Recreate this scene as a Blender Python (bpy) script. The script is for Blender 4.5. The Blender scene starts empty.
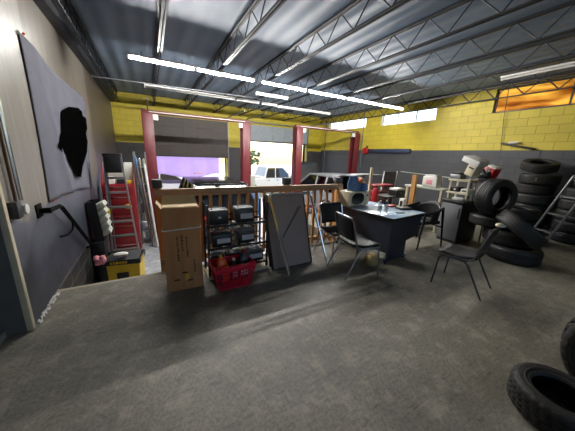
import bpy, bmesh, math, random
from mathutils import Vector, Matrix, Euler
random.seed(7)
SC = bpy.context.scene
COL = SC.collection
PI = math.pi
R = math.radians

# ------------------------------------------------------------------ materials
def lin(r, g, b):
    f = lambda c: (c/255/12.92) if c/255 <= .04045 else ((c/255+.055)/1.055)**2.4
    return (f(r), f(g), f(b), 1)

def nmat(name):
    m = bpy.data.materials.new(name); m.use_nodes = True
    nt = m.node_tree; b = nt.nodes['Principled BSDF']
    return m, nt, b

def mat(name, col, rough=.5, metal=0, var=.12, scale=6, bump=0, spec=.5, bscale=None):
    """procedural paint: base colour broken up by noise, optional bump"""
    m, nt, b = nmat(name)
    c = lin(*col)
    n = nt.nodes.new('ShaderNodeTexNoise'); n.inputs['Scale'].default_value = scale; n.inputs['Detail'].default_value = 5
    tc = nt.nodes.new('ShaderNodeTexCoord'); nt.links.new(tc.outputs['Object'], n.inputs['Vector'])
    r = nt.nodes.new('ShaderNodeValToRGB')
    r.color_ramp.elements[0].position = .3; r.color_ramp.elements[1].position = .72
    r.color_ramp.elements[0].color = tuple(x*(1-var) for x in c[:3])+(1,)
    r.color_ramp.elements[1].color = tuple(min(1, x*(1+var)) for x in c[:3])+(1,)
    nt.links.new(n.outputs['Fac'], r.inputs['Fac']); nt.links.new(r.outputs['Color'], b.inputs['Base Color'])
    b.inputs['Roughness'].default_value = rough; b.inputs['Metallic'].default_value = metal
    b.inputs['Specular IOR Level'].default_value = spec
    if bump:
        n2 = nt.nodes.new('ShaderNodeTexNoise'); n2.inputs['Scale'].default_value = bscale or scale*6; n2.inputs['Detail'].default_value = 4
        nt.links.new(tc.outputs['Object'], n2.inputs['Vector'])
        bp = nt.nodes.new('ShaderNodeBump'); bp.inputs['Strength'].default_value = bump; bp.inputs['Distance'].default_value = .01
        nt.links.new(n2.outputs['Fac'], bp.inputs['Height']); nt.links.new(bp.outputs['Normal'], b.inputs['Normal'])
    return m

def wood(name, c1, c2, axis=2, rough=.6, scale=9):
    m, nt, b = nmat(name)
    tc = nt.nodes.new('ShaderNodeTexCoord'); mp = nt.nodes.new('ShaderNodeMapping')
    s = [scale]*3; s[axis] = scale*.08; mp.inputs['Scale'].default_value = s
    nt.links.new(tc.outputs['Object'], mp.inputs['Vector'])
    n = nt.nodes.new('ShaderNodeTexNoise'); n.inputs['Scale'].default_value = 2.2; n.inputs['Detail'].default_value = 6
    nt.links.new(mp.outputs['Vector'], n.inputs['Vector'])
    r = nt.nodes.new('ShaderNodeValToRGB'); r.color_ramp.elements[0].position = .35; r.color_ramp.elements[1].position = .68
    r.color_ramp.elements[0].color = lin(*c1); r.color_ramp.elements[1].color = lin(*c2)
    nt.links.new(n.outputs['Fac'], r.inputs['Fac']); nt.links.new(r.outputs['Color'], b.inputs['Base Color'])
    b.inputs['Roughness'].default_value = rough
    return m

def emit(name, col, st):
    m, nt, b = nmat(name)
    b.inputs['Base Color'].default_value = (.8, .8, .8, 1)
    b.inputs['Emission Color'].default_value = col; b.inputs['Emission Strength'].default_value = st
    return m

def glass(name, tint, gl=.12, rough=.03):
    m, nt, b = nmat(name); nt.nodes.remove(b); out = nt.nodes['Material Output']
    t = nt.nodes.new('ShaderNodeBsdfTransparent'); t.inputs['Color'].default_value = tint
    g = nt.nodes.new('ShaderNodeBsdfGlossy'); g.inputs['Roughness'].default_value = rough
    fr = nt.nodes.new('ShaderNodeLayerWeight'); fr.inputs['Blend'].default_value = .5
    pw = nt.nodes.new('ShaderNodeMath'); pw.operation = 'POWER'; pw.inputs[1].default_value = 4; nt.links.new(fr.outputs['Facing'], pw.inputs[0])
    ad = nt.nodes.new('ShaderNodeMath'); ad.operation = 'MULTIPLY_ADD'; ad.inputs[1].default_value = .8; ad.inputs[2].default_value = gl; ad.use_clamp = True
    nt.links.new(pw.outputs[0], ad.inputs[0])
    mx = nt.nodes.new('ShaderNodeMixShader'); nt.links.new(ad.outputs[0], mx.inputs['Fac'])
    nt.links.new(t.outputs[0], mx.inputs[1]); nt.links.new(g.outputs[0], mx.inputs[2]); nt.links.new(mx.outputs[0], out.inputs['Surface'])
    return m

class NG:
    """tiny node helper"""
    def __init__(s, nt): s.nt = nt
    def n(s, t, **kw):
        x = s.nt.nodes.new(t)
        for k, v in kw.items(): setattr(x, k, v)
        return x
    def l(s, a, b): s.nt.links.new(a, b)
    def math(s, op, a, b=None, c=None):
        x = s.n('ShaderNodeMath', operation=op)
        for i, v in enumerate((a, b, c)):
            if v is None: continue
            if hasattr(v, 'links'): s.l(v, x.inputs[i])
            else: x.inputs[i].default_value = v
        return x.outputs[0]
    def mix(s, f, a, b):
        x = s.n('ShaderNodeMix', data_type='RGBA')
        for i, v in ((0, f), (6, a), (7, b)):
            if hasattr(v, 'links'): s.l(v, x.inputs[i])
            else: x.inputs[i].default_value = v
        return x.outputs[2]
    def ramp(s, f, p0, p1, c0=(0, 0, 0, 1), c1=(1, 1, 1, 1)):
        x = s.n('ShaderNodeValToRGB'); e = x.color_ramp.elements
        e[0].position, e[1].position = p0, p1; e[0].color, e[1].color = c0, c1
        s.l(f, x.inputs[0]); return x.outputs[0]
    def noise(s, vec, scale, detail=5, rough=.55):
        x = s.n('ShaderNodeTexNoise'); x.inputs['Scale'].default_value = scale; x.inputs['Detail'].default_value = detail
        x.inputs['Roughness'].default_value = rough; s.l(vec, x.inputs['Vector']); return x.outputs['Fac']

def concrete(name, c1, c2, stain, rough):
    m, nt, b = nmat(name); g = NG(nt)
    pos = g.n('ShaderNodeNewGeometry').outputs['Position']
    base = g.mix(g.ramp(g.noise(pos, 1.1, 8, .62), .3, .7), lin(*c1), lin(*c2))
    fine = g.mix(g.math('MULTIPLY', g.ramp(g.noise(pos, 45, 4, .7), .42, .62), .5), base, lin(*[x*.62 for x in c1]))
    st = g.mix(g.math('MULTIPLY', g.ramp(g.noise(pos, .55, 5, .6), .52, .72), .75), fine, lin(*stain))
    v = g.n('ShaderNodeTexVoronoi', feature='DISTANCE_TO_EDGE'); v.inputs['Scale'].default_value = .33
    wob = g.n('ShaderNodeVectorMath', operation='ADD'); nn = g.n('ShaderNodeTexNoise'); nn.inputs['Scale'].default_value = 2.5
    g.l(pos, nn.inputs['Vector']); g.l(pos, wob.inputs[0]); g.l(nn.outputs['Color'], wob.inputs[1]); g.l(wob.outputs[0], v.inputs['Vector'])
    crack = g.math('MULTIPLY', g.math('LESS_THAN', v.outputs['Distance'], .0012), g.math('GREATER_THAN', g.noise(pos, .9, 2), .55))
    mps = g.n('ShaderNodeMapping'); mps.inputs['Rotation'].default_value = (0, 0, .5); mps.inputs['Scale'].default_value = (1, 9, 1); g.l(pos, mps.inputs['Vector'])
    scr = g.math('MULTIPLY', g.ramp(g.noise(mps.outputs[0], 4.5, 7, .75), .55, .66), .6)
    pat = g.math('MULTIPLY', g.ramp(g.noise(pos, 5.5, 8, .78), .50, .62), .5)
    st = g.mix(scr, st, lin(*[x*.45 for x in c1])); st = g.mix(pat, st, lin(*[min(255, x*1.12) for x in c2]))
    fin = g.mix(g.math('MULTIPLY', crack, .3), st, lin(40, 37, 33))
    g.l(fin, b.inputs['Base Color'])
    rr = g.math('MULTIPLY_ADD', g.noise(pos, 3, 4), .25, rough); g.l(rr, b.inputs['Roughness'])
    bp = g.n('ShaderNodeBump'); bp.inputs['Strength'].default_value = .25; bp.inputs['Distance'].default_value = .006
    g.l(g.noise(pos, 40, 4), bp.inputs['Height']); g.l(bp.outputs['Normal'], b.inputs['Normal'])
    return m

def block_wall(name, axis, split, up, low, mort_up, mort_low):
    """painted concrete block, two paint colours meeting at height split"""
    m, nt, b = nmat(name); g = NG(nt)
    pos = g.n('ShaderNodeNewGeometry').outputs['Position']
    sp = g.n('ShaderNodeSeparateXYZ'); g.l(pos, sp.inputs[0])
    cb = g.n('ShaderNodeCombineXYZ'); g.l(sp.outputs[axis], cb.inputs[0]); g.l(sp.outputs[2], cb.inputs[1])
    off = g.n('ShaderNodeVectorMath', operation='ADD'); g.l(cb.outputs[0], off.inputs[0]); off.inputs[1].default_value = (10, 10-split, 0)
    br = g.n('ShaderNodeTexBrick'); g.l(off.outputs[0], br.inputs['Vector'])
    br.inputs['Scale'].default_value = 1; br.inputs['Brick Width'].default_value = .4; br.inputs['Row Height'].default_value = .2
    br.inputs['Mortar Size'].default_value = .006; br.inputs['Mortar Smooth'].default_value = .3
    br.inputs['Color1'].default_value = (.42, .42, .42, 1); br.inputs['Color2'].default_value = (.58, .58, .58, 1)
    isup = g.math('GREATER_THAN', sp.outputs[2], split)
    col = g.mix(isup, lin(*low), lin(*up)); mo = g.mix(isup, lin(*mort_low), lin(*mort_up))
    tone = g.math('MULTIPLY_ADD', g.noise(pos, 1.6, 6), .5, .75)
    sep = g.n('ShaderNodeSeparateColor'); g.l(br.outputs['Color'], sep.inputs[0])
    tone2 = g.math('MULTIPLY', tone, g.math('MULTIPLY_ADD', sep.outputs[0], .6, .7))
    vm = g.n('ShaderNodeVectorMath', operation='SCALE'); g.l(col, vm.inputs[0]); g.l(tone2, vm.inputs['Scale'])
    c = g.mix(br.outputs['Fac'], vm.outputs[0], mo)
    chip = g.math('MULTIPLY', g.math('GREATER_THAN', g.noise(pos, 9, 3, .7), .71), g.math('SUBTRACT', 1, isup))
    c2 = g.mix(g.math('MULTIPLY', chip, .6), c, lin(150, 148, 145))
    g.l(c2, b.inputs['Base Color']); b.inputs['Roughness'].default_value = .55
    bp = g.n('ShaderNodeBump'); bp.inputs['Strength'].default_value = .6; bp.inputs['Distance'].default_value = .01
    h = g.math('SUBTRACT', g.math('MULTIPLY', g.noise(pos, 35, 3), .3), br.outputs['Fac']); g.l(h, bp.inputs['Height']); g.l(bp.outputs['Normal'], b.inputs['Normal'])
    return m

def left_wall_mat():
    m, nt, b = nmat('left_wall_paint_and_shade'); g = NG(nt)
    pos = g.n('ShaderNodeNewGeometry').outputs['Position']
    sp = g.n('ShaderNodeSeparateXYZ'); g.l(pos, sp.inputs[0])
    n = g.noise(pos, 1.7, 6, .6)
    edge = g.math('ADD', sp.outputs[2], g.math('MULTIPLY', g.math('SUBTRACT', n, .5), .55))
    up = g.ramp(edge, .5, 1.1)  # soft edge of the dark dado paint, with some shading painted in
    mp = g.n('ShaderNodeMapping'); mp.inputs['Scale'].default_value = (1, 7, .7); g.l(pos, mp.inputs['Vector'])
    streak = g.ramp(g.noise(mp.outputs[0], 1.5, 4), .3, .75)
    upc = g.mix(streak, lin(130, 126, 119), lin(150, 146, 138))
    y_ramp = g.ramp(sp.outputs[1], 0, 1)  # ramp along the wall, left unused
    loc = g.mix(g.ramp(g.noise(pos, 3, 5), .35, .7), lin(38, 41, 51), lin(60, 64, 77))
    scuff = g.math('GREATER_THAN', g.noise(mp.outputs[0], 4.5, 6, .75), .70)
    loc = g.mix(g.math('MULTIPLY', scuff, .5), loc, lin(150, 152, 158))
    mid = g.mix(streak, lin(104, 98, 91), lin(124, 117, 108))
    upc = g.mix(g.math('GREATER_THAN', sp.outputs[1], 3.95), upc, mid)  # light fall-off along the wall, painted in as a darker stretch
    upc = g.mix(g.math('GREATER_THAN', sp.outputs[1], 7.05), upc, lin(86, 77, 70))  # far panel's browner colour, deepened with the same painted fall-off
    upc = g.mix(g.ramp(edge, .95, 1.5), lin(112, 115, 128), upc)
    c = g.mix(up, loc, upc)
    # block foundation below the platform level
    cb = g.n('ShaderNodeCombineXYZ'); g.l(sp.outputs[1], cb.inputs[0]); g.l(sp.outputs[2], cb.inputs[1])
    off = g.n('ShaderNodeVectorMath', operation='ADD'); g.l(cb.outputs[0], off.inputs[0]); off.inputs[1].default_value = (10, 10, 0)
    br = g.n('ShaderNodeTexBrick'); g.l(off.outputs[0], br.inputs['Vector']); br.inputs['Scale'].default_value = 1
    br.inputs['Brick Width'].default_value = .4; br.inputs['Row Height'].default_value = .2; br.inputs['Mortar Size'].default_value = .008
    br.inputs['Color1'].default_value = lin(40, 40, 42); br.inputs['Color2'].default_value = lin(52, 51, 52); br.inputs['Mortar'].default_value = lin(105, 104, 102)
    c = g.mix(g.math('LESS_THAN', sp.outputs[2], .012), c, br.outputs['Color'])
    g.l(c, b.inputs['Base Color']); b.inputs['Roughness'].default_value = .42
    bp = g.n('ShaderNodeBump'); bp.inputs['Strength'].default_value = .15; bp.inputs['Distance'].default_value = .02
    g.l(g.noise(pos, 5, 3), bp.inputs['Height']); g.l(bp.outputs['Normal'], b.inputs['Normal'])
    return m

def deck_mat():
    m, nt, b = nmat('ceiling_deck'); g = NG(nt)
    pos = g.n('ShaderNodeNewGeometry').outputs['Position']
    c = g.mix(g.ramp(g.noise(pos, .8, 6), .3, .7), lin(100, 116, 136), lin(124, 140, 160))
    g.l(c, b.inputs['Base Color']); b.inputs['Roughness'].default_value = .55
    w = g.n('ShaderNodeTexWave', bands_direction='X'); w.inputs['Scale'].default_value = 1.05; g.l(pos, w.inputs['Vector'])
    bp = g.n('ShaderNodeBump'); bp.inputs['Strength'].default_value = .5; bp.inputs['Distance'].default_value = .04
    g.l(w.outputs['Fac'], bp.inputs['Height']); g.l(bp.outputs['Normal'], b.inputs['Normal'])
    return m

def amber_film():
    m, nt, b = nmat('amber_film'); g = NG(nt); nt.nodes.remove(b); out = nt.nodes['Material Output']
    pos = g.n('ShaderNodeNewGeometry').outputs['Position']
    mp = g.n('ShaderNodeMapping'); mp.inputs['Scale'].default_value = (1, .5, 3.2); mp.inputs['Rotation'].default_value = (.12, 0, 0); g.l(pos, mp.inputs['Vector'])
    c = g.mix(g.ramp(g.noise(mp.outputs[0], 1.5, 4), .32, .56), lin(150, 84, 20), lin(255, 214, 130))
    t = g.n('ShaderNodeBsdfTranslucent'); g.l(c, t.inputs['Color'])
    gl = g.n('ShaderNodeBsdfGlossy'); gl.inputs['Roughness'].default_value = .2; gl.inputs['Color'].default_value = lin(230, 170, 90)
    tp = g.n('ShaderNodeBsdfTransparent'); g.l(c, tp.inputs['Color']); m0 = g.n('ShaderNodeMixShader'); m0.inputs[0].default_value = .6; g.l(t.outputs[0], m0.inputs[1]); g.l(tp.outputs[0], m0.inputs[2])
    mx = g.n('ShaderNodeMixShader'); mx.inputs[0].default_value = .12; g.l(m0.outputs[0], mx.inputs[1]); g.l(gl.outputs[0], mx.inputs[2]); g.l(mx.outputs[0], out.inputs['Surface'])
    return m

def cloth_mat(name, col, trans=.0, rough=.85):
    m = mat(name, col, rough, 0, .08, 4, .15, .2, 160)
    return m

M = {}
M['concrete'] = concrete('platform_concrete', (95, 92, 82), (138, 133, 119), (70, 61, 49), .42)
M['concrete_low'] = concrete('shop_concrete', (160, 164, 168), (196, 200, 206), (120, 120, 122), .1)
M['pavement'] = concrete('outside_pavement', (170, 168, 162), (200, 197, 190), (150, 146, 140), .7)
M['rightwall'] = block_wall('painted_block_side', 1, 1.95, (205, 186, 62), (72, 73, 77), (168, 150, 48), (58, 58, 62))
M['backwall'] = block_wall('painted_block_front', 0, 1.87, (196, 178, 52), (66, 64, 66), (160, 142, 40), (50, 49, 50))
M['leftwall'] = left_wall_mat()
M['deck'] = deck_mat()
M['plaster'] = mat('rear_plaster', (150, 146, 140), .7)
M['steel_dark'] = mat('joist_steel', (42, 46, 53), .6, 0, .15)
M['black'] = mat('black_paint', (24, 24, 26), .45, 0, .2)
M['rail_black'] = mat('handrail_black', (10, 10, 12), .85, 0, .1, spec=.1)
M['black_gloss'] = mat('black_gloss', (18, 18, 20), .2, 0, .1)
M['black_plastic'] = mat('black_plastic', (30, 31, 34), .4, 0, .12)
M['vinyl'] = mat('black_vinyl', (26, 26, 29), .5, 0, .12, 8, .2, .35)
M['chrome'] = mat('chrome', (205, 207, 212), .16, 1, .03)
M['alu'] = mat('brushed_aluminium', (168, 170, 174), .35, .9, .08)
M['galv'] = mat('galvanised', (140, 142, 146), .4, .8, .1)
M['white'] = mat('white_enamel', (224, 223, 218), .4, 0, .04)
M['cream'] = mat('cream_paint', (206, 196, 170), .5, 0, .08)
M['grey'] = mat('grey_plastic', (112, 114, 118), .5, 0, .08)
M['light_grey'] = mat('light_grey_plastic', (188, 192, 182), .5, 0, .06)
M['darkgrey'] = mat('dark_grey_metal', (62, 64, 68), .42, .2, .12)
M['red'] = mat('red_enamel', (176, 26, 30), .35, 0, .1)
M['lift_red'] = mat('lift_red', (100, 34, 41), .4, 0, .14)
M['chest_red'] = mat('tool_chest_red', (128, 24, 32), .4, 0, .12)
M['basket'] = mat('red_plastic', (216, 40, 66), .35, 0, .06)
M['yellow'] = mat('yellow_plastic', (216, 184, 22), .4, 0, .08)
M['jamb_yellow'] = mat('yellow_jamb', (214, 194, 60), .5, 0, .1)
M['blue'] = mat('blue_bag', (84, 120, 168), .45, 0, .2, 12)
M['blue_board'] = mat('blue_board', (44, 54, 78), .5, 0, .1)
M['blue_door'] = mat('blue_door', (64, 82, 112), .45, 0, .1)
M['orange'] = mat('orange_bottle', (232, 96, 22), .3, 0, .05)
M['pink'] = mat('pink_cloth', (226, 150, 160), .9, 0, .1, 30, .5)
M['card'] = wood('cardboard', (178, 124, 78), (198, 144, 96), 2, .8, 5)
M['card_in'] = mat('cardboard_inside', (196, 172, 130), .8)
M['ink'] = mat('box_print', (92, 58, 36), .8)
M['label_yellow'] = mat('yellow_label', (222, 180, 60), .6)
M['label'] = mat('paper_label', (196, 198, 204), .5)
M['pine'] = wood('rail_pine', (180, 122, 68), (214, 160, 98), 2)
M['pine_x'] = wood('rail_pine_horizontal', (158, 124, 92), (186, 152, 118), 0)
M['plank'] = wood('bare_plank', (176, 124, 66), (206, 158, 98), 2)
M['tabletop'] = mat('folding_tabletop', (160, 142, 136), .55, 0, .1, 2)
M['tabledark'] = mat('folding_table_edge', (74, 64, 61), .5)
M['desk'] = mat('desk_laminate', (54, 59, 72), .38, 0, .1)
M['desk_top'] = mat('desk_top_laminate_sheen', (178, 202, 224), .2, 0, .05)  # bright window reflection put into the pale blue base colour
M['rubber'] = mat('tire_rubber', (20, 20, 21), .6, 0, .2, 10, .25, .5, 60)
M['rubber_grey'] = mat('tire_rubber_dusty', (34, 33, 31), .65, 0, .25, 7, .25, .4, 60)
M['banner_grey'] = cloth_mat('grey_sheet', (107, 108, 120))
M['banner_purple'] = cloth_mat('purple_banner', (186, 172, 214))
_nt = M['banner_purple'].node_tree; _b = _nt.nodes['Principled BSDF']; _t = _nt.nodes.new('ShaderNodeBsdfTranslucent'); _t.inputs['Color'].default_value = lin(204, 190, 226)
_m = _nt.nodes.new('ShaderNodeMixShader'); _m.inputs[0].default_value = .55
_nt.links.new(_b.outputs[0], _m.inputs[1]); _nt.links.new(_t.outputs[0], _m.inputs[2]); _nt.links.new(_m.outputs[0], _nt.nodes['Material Output'].inputs['Surface'])
M['door_dark'] = mat('sectional_door_dark', (74, 66, 62), .55, 0, .1)
M['door_light'] = mat('sectional_door_light', (150, 158, 164), .5, 0, .08)
M['silver'] = mat('silver_paint', (172, 176, 182), .28, .5, .03)
M['carblack'] = mat('black_car_paint', (22, 23, 27), .2, 0, .05)
M['carwhite'] = mat('white_car_paint', (228, 230, 232), .3, 0, .03)
M['carglass'] = glass('car_glass', (.10, .11, .12, 1), .12)
M['pane'] = glass('window_pane', (.92, .95, .97, 1), .03)
M['bottle'] = glass('bottle_plastic', (.80, .86, .90, 1), .2, .08)
M['amber'] = amber_film()
M['tube'] = emit('lit_tube', (1, .97, .92, 1), 400)
M['tube_off'] = mat('unlit_tube', (214, 216, 216), .35)
M['foam'] = mat('tan_foam', (186, 164, 112), .9, 0, .15, 20, .5)
M['crumb'] = mat('plaster_crumbs', (206, 203, 198), .9, 0, .1)
M['leaf'] = mat('leaf_green', (70, 98, 52), .7, 0, .3, 3)
M['bark'] = mat('bark', (92, 74, 58), .9, 0, .2)
M['facade'] = mat('pale_render', (214, 208, 196), .8)

# ------------------------------------------------------------------ mesh builder
class MB:
    def __init__(s): s.bm = bmesh.new(); s.mi = 0
    def _mark(s, n0):
        s.bm.faces.ensure_lookup_table()
        for f in s.bm.faces[n0:]: f.material_index = s.mi
    def box(s, x0, x1, y0, y1, z0, z1, T=None, bev=0):
        t = bmesh.new(); bmesh.ops.create_cube(t, size=1)
        for v in t.verts: v.co = Vector((x0+(v.co.x+.5)*(x1-x0), y0+(v.co.y+.5)*(y1-y0), z0+(v.co.z+.5)*(z1-z0)))
        if bev: bmesh.ops.bevel(t, geom=list(t.edges), offset=bev, segments=2, profile=.5, affect='EDGES')
        s.merge(t, T); return s
    def merge(s, t, T=None):
        if T: bmesh.ops.transform(t, matrix=T, verts=t.verts)
        me = bpy.data.meshes.new('t'); t.to_mesh(me); t.free()
        n0 = len(s.bm.faces); s.bm.from_mesh(me); bpy.data.meshes.remove(me); s._mark(n0); return s
    def face(s, pts):
        n0 = len(s.bm.faces); s.bm.faces.new([s.bm.verts.new(p) for p in pts]); s._mark(n0); return s
    def rings(s, rings, closed=True, caps=True, wrap=False):
        n0 = len(s.bm.faces)
        V = [[s.bm.verts.new(p) for p in r] for r in rings]
        n = len(V[0]); L = len(V)
        for i in range(L if wrap else L-1):
            a, b = V[i], V[(i+1) % L]
            for j in range(n if closed else n-1):
                k = (j+1) % n
                try: s.bm.faces.new((a[j], a[k], b[k], b[j]))
                except ValueError: pass
        if caps and closed and not wrap:
            s.bm.faces.new(V[0][::-1]); s.bm.faces.new(V[-1])
        s._mark(n0); return s
    def cyl(s, p0, p1, r, r2=None, seg=12):
        return s.tube([p0, p1], r, seg, r2=r2)
    def tube(s, pts, r, seg=8, closed=False, r2=None):
        P = [Vector(p) for p in pts]; n = len(P)
        tans = []
        for i in range(n):
            a = P[i-1] if (i > 0 or closed) else P[i]; b = P[(i+1) % n] if (i < n-1 or closed) else P[i]
            tans.append((b-a).normalized())
        t = tans[0]; up = Vector((0, 0, 1)) if abs(t.z) < .9 else Vector((1, 0, 0))
        nrm = (up-t*up.dot(t)).normalized(); rings = []
        for i in range(n):
            t = tans[i]; nrm = (nrm-t*nrm.dot(t)).normalized(); bi = t.cross(nrm)
            rr = r if r2 is None else r+(r2-r)*i/(n-1)
            rings.append([P[i]+(nrm*math.cos(2*PI*k/seg)+bi*math.sin(2*PI*k/seg))*rr for k in range(seg)])
        return s.rings(rings, True, not closed, closed)
    def lathe(s, prof, seg=24, T=None, wrap=False, caps=False):
        T = T or Matrix()
        rings = [[T @ Vector((r*math.cos(2*PI*k/seg), r*math.sin(2*PI*k/seg), z)) for (r, z) in prof] for k in range(seg)]
        return s.rings(rings, wrap, False, True)
    def prism(s, poly, d0, d1, T=None):
        T = T or Matrix()
        return s.rings([[T @ Vector((x, y, d)) for x, y in poly] for d in (d0, d1)])
    def grid(s, nu, nv, fn, thick=0):
        n0 = len(s.bm.faces)
        V = [[s.bm.verts.new(fn(i/nu, j/nv)) for j in range(nv+1)] for i in range(nu+1)]
        for i in range(nu):
            for j in range(nv): s.bm.faces.new((V[i][j], V[i+1][j], V[i+1][j+1], V[i][j+1]))
        s._mark(n0); return s
    def ball(s, c, r, sc=(1, 1, 1), sub=3, jitter=0, T=None):
        t = bmesh.new(); bmesh.ops.create_icosphere(t, subdivisions=sub, radius=r)
        for v in t.verts:
            k = 1+random.uniform(-jitter, jitter)
            v.co = Vector((v.co.x*sc[0]*k, v.co.y*sc[1]*k, v.co.z*sc[2]*k))
        Tm = Matrix.Translation(Vector(c)) @ (T or Matrix())
        return s.merge(t, Tm)
    def build(s, name, mats, parent=None, smooth=True, loc=None, solid=0):
        bmesh.ops.recalc_face_normals(s.bm, faces=s.bm.faces)
        me = bpy.data.meshes.new(name); s.bm.to_mesh(me); s.bm.free()
        for m in (mats if isinstance(mats, (list, tuple)) else [mats]): me.materials.append(m)
        if smooth:
            me.shade_smooth(); me.set_sharp_from_angle(angle=R(38))
        o = bpy.data.objects.new(name, me); COL.objects.link(o)
        if parent: o.parent = parent
        if loc: o.location = loc
        if solid:
            md = o.modifiers.new('thickness', 'SOLIDIFY'); md.thickness = solid
        return o

def fillet(pts, r, n=5):
    P = [Vector(p) for p in pts]; out = [P[0]]
    for i in range(1, len(P)-1):
        a, b, c = P[i-1], P[i], P[i+1]
        d = min(r, (a-b).length*.49, (c-b).length*.49)
        p0 = b+(a-b).normalized()*d; p1 = b+(c-b).normalized()*d
        for k in range(n+1):
            t = k/n; out.append(p0*(1-t)**2+b*2*t*(1-t)+p1*t*t)
    out.append(P[-1]); return out

def tag(o, label, cat, group=None):
    o['label'] = label; o['category'] = cat
    if group: o['group'] = group
    return o
def thing(name, label, cat, loc=(0, 0, 0), rz=0, group=None):
    o = bpy.data.objects.new(name, None); COL.objects.link(o); o.empty_display_size = .1
    o.location = loc; o.rotation_euler = (0, 0, rz)
    return tag(o, label, cat, group)
def struct(o):
    o['kind'] = 'structure'; return o
def dup(root, loc, rz, label):
    r = root.copy(); COL.objects.link(r); r.location = loc; r.rotation_euler = (root.rotation_euler.x, root.rotation_euler.y, rz); r['label'] = label
    for ch in list(root.children):
        c = ch.copy(); COL.objects.link(c); c.parent = r
        for gch in list(ch.children):
            d = gch.copy(); COL.objects.link(d); d.parent = c
    return r
def B(*a, **k): return MB().box(*a, **k)
def TR(x=0, y=0, z=0, rx=0, ry=0, rz=0):
    return Matrix.Translation((x, y, z)) @ Euler((rx, ry, rz)).to_matrix().to_4x4()

# ================================================================== SETTING
LOW = -.95            # shop floor level; the platform is z = 0
WX, BY, DZ = 8.5, 11.5, 3.64
m = MB(); m.box(-1.05, WX, -3.2, 3.43, LOW, 0); m.box(3.25, WX, 3.43, 5.6, LOW, 0); m.box(-1.24, -1.05, .9, 2.735, LOW, 0)
struct(m.build('floor', M['concrete'], smooth=False))
struct(B(-1.05, WX, 3.43, BY+.2, LOW-.1, LOW).build('floor_shop', M['concrete_low'], smooth=False))
struct(B(-30, 45, BY+.2, 60, LOW-.12, LOW-.01).build('ground_outside', M['pavement'], smooth=False))
struct(B(-1.3, WX+.3, -3.4, BY+.3, DZ, DZ+.12).build('ceiling', M['deck'], smooth=False))
# left wall, with the door recess in it
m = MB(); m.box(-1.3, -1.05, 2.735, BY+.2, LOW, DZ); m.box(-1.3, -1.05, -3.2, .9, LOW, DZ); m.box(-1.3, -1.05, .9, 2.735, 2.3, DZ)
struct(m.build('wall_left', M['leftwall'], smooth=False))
m = MB(); m.box(-1.3, WX+.25, -3.4, -3.2, LOW, .7); m.box(-1.3, WX+.25, -3.4, -3.2, 2.5, DZ); m.box(-1.3, .6, -3.4, -3.2, .7, 2.5); m.box(4.5, WX+.25, -3.4, -3.2, .7, 2.5)
struct(m.build('wall_rear', M['plaster'], smooth=False))
f = MB()  # rear window added out of view to bring in soft fill daylight
for q in range(4): f.box(.6+q*1.28, .66+q*1.28, -3.34, -3.26, .7, 2.5)
f.box(.6, 4.5, -3.34, -3.26, .7, .76); f.box(.6, 4.5, -3.34, -3.26, 2.44, 2.5)
fr = struct(f.build('window_4', M['white'], smooth=False))
B(.6, 4.5, -3.31, -3.30, .74, 2.46).build('pane', M['pane'], fr, smooth=False)
# right wall with three window openings
wins = [(8.3, 11.0, 2.92, 3.36), (5.2, 7.5, 2.92, 3.36), (.7, 3.62, 2.95, 3.58)]
m = MB(); x0, x1 = WX, WX+.22
ys = -3.2
m.box(x0, x1, -3.2, BY+.2, LOW, 2.92)
edges = [-3.2]+[v for w in sorted(wins, key=lambda w: w[0]) for v in w[:2]]+[BY+.2]
for a, b in zip(edges[::2], edges[1::2]): m.box(x0, x1, a, b, 2.92, DZ)
for w in wins: m.box(x0, x1, w[0], w[1], w[3], DZ)
m.box(x0, x1, .7, 3.62, 2.92, 2.95)
struct(m.build('wall_right', M['rightwall'], smooth=False))
# garage wall with two door openings
D1, D2 = (.2, 3.12), (4.15, 7.45); HZ = 2.95
m = MB(); y0, y1 = BY, BY+.22
for a, b in ((-1.05, D1[0]), (D1[1], D2[0]), (D2[1], WX)): m.box(a, b, y0, y1, LOW, HZ)
m.box(-1.05, WX, y0, y1, HZ, DZ)
struct(m.build('wall_front', M['backwall'], smooth=False))
# yellow jambs
k = 1
for a in (D1[0], D1[1], D2[0], D2[1]):
    s = -1 if a in (D1[0], D2[0]) else 1
    struct(B(min(a, a+s*.12), max(a, a+s*.12), BY-.03, BY+.23, LOW, HZ).build('trim_%d' % k, M['jamb_yellow'], smooth=False)); k += 1
# platform nosing, wall strip beside the door
struct(B(-1.05, 3.25, 3.40, 3.45, -.05, .004, bev=.004).build('trim_5', mat('worn_nosing', (150, 142, 124), .6), smooth=False))
struct(B(-1.075, -1.03, 2.70, 2.75, 0, 2.3, bev=.006).build('trim_6', M['cream']))
struct(B(-1.26, -1.05, 2.705, 2.735, 0, 2.3).build('trim_7', mat('grey_jamb', (104, 103, 100), .6), smooth=False))
# windows
for i, w in enumerate(wins):
    f = MB(); t = .04
    f.box(WX+.05, WX+.12, w[0], w[1], w[2], w[2]+t); f.box(WX+.05, WX+.12, w[0], w[1], w[3]-t, w[3])
    f.box(WX+.05, WX+.12, w[0], w[0]+t, w[2], w[3]); f.box(WX+.05, WX+.12, w[1]-t, w[1], w[2], w[3])
    n = {0: 2, 1: 3, 2: 2}[i]
    for q in range(1, n):
        yy = w[0]+(w[1]-w[0])*q/n; f.box(WX+.06, WX+.11, yy-.015, yy+.015, w[2], w[3])
    fr = struct(f.build('window_%d' % (i+1), M['white'] if i < 2 else M['darkgrey'], smooth=False))
    B(WX+.08, WX+.086, w[0]+t, w[1]-t, w[2]+t, w[3]-t).build('pane', M['pane'] if i < 2 else M['amber'], fr, smooth=False)
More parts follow.
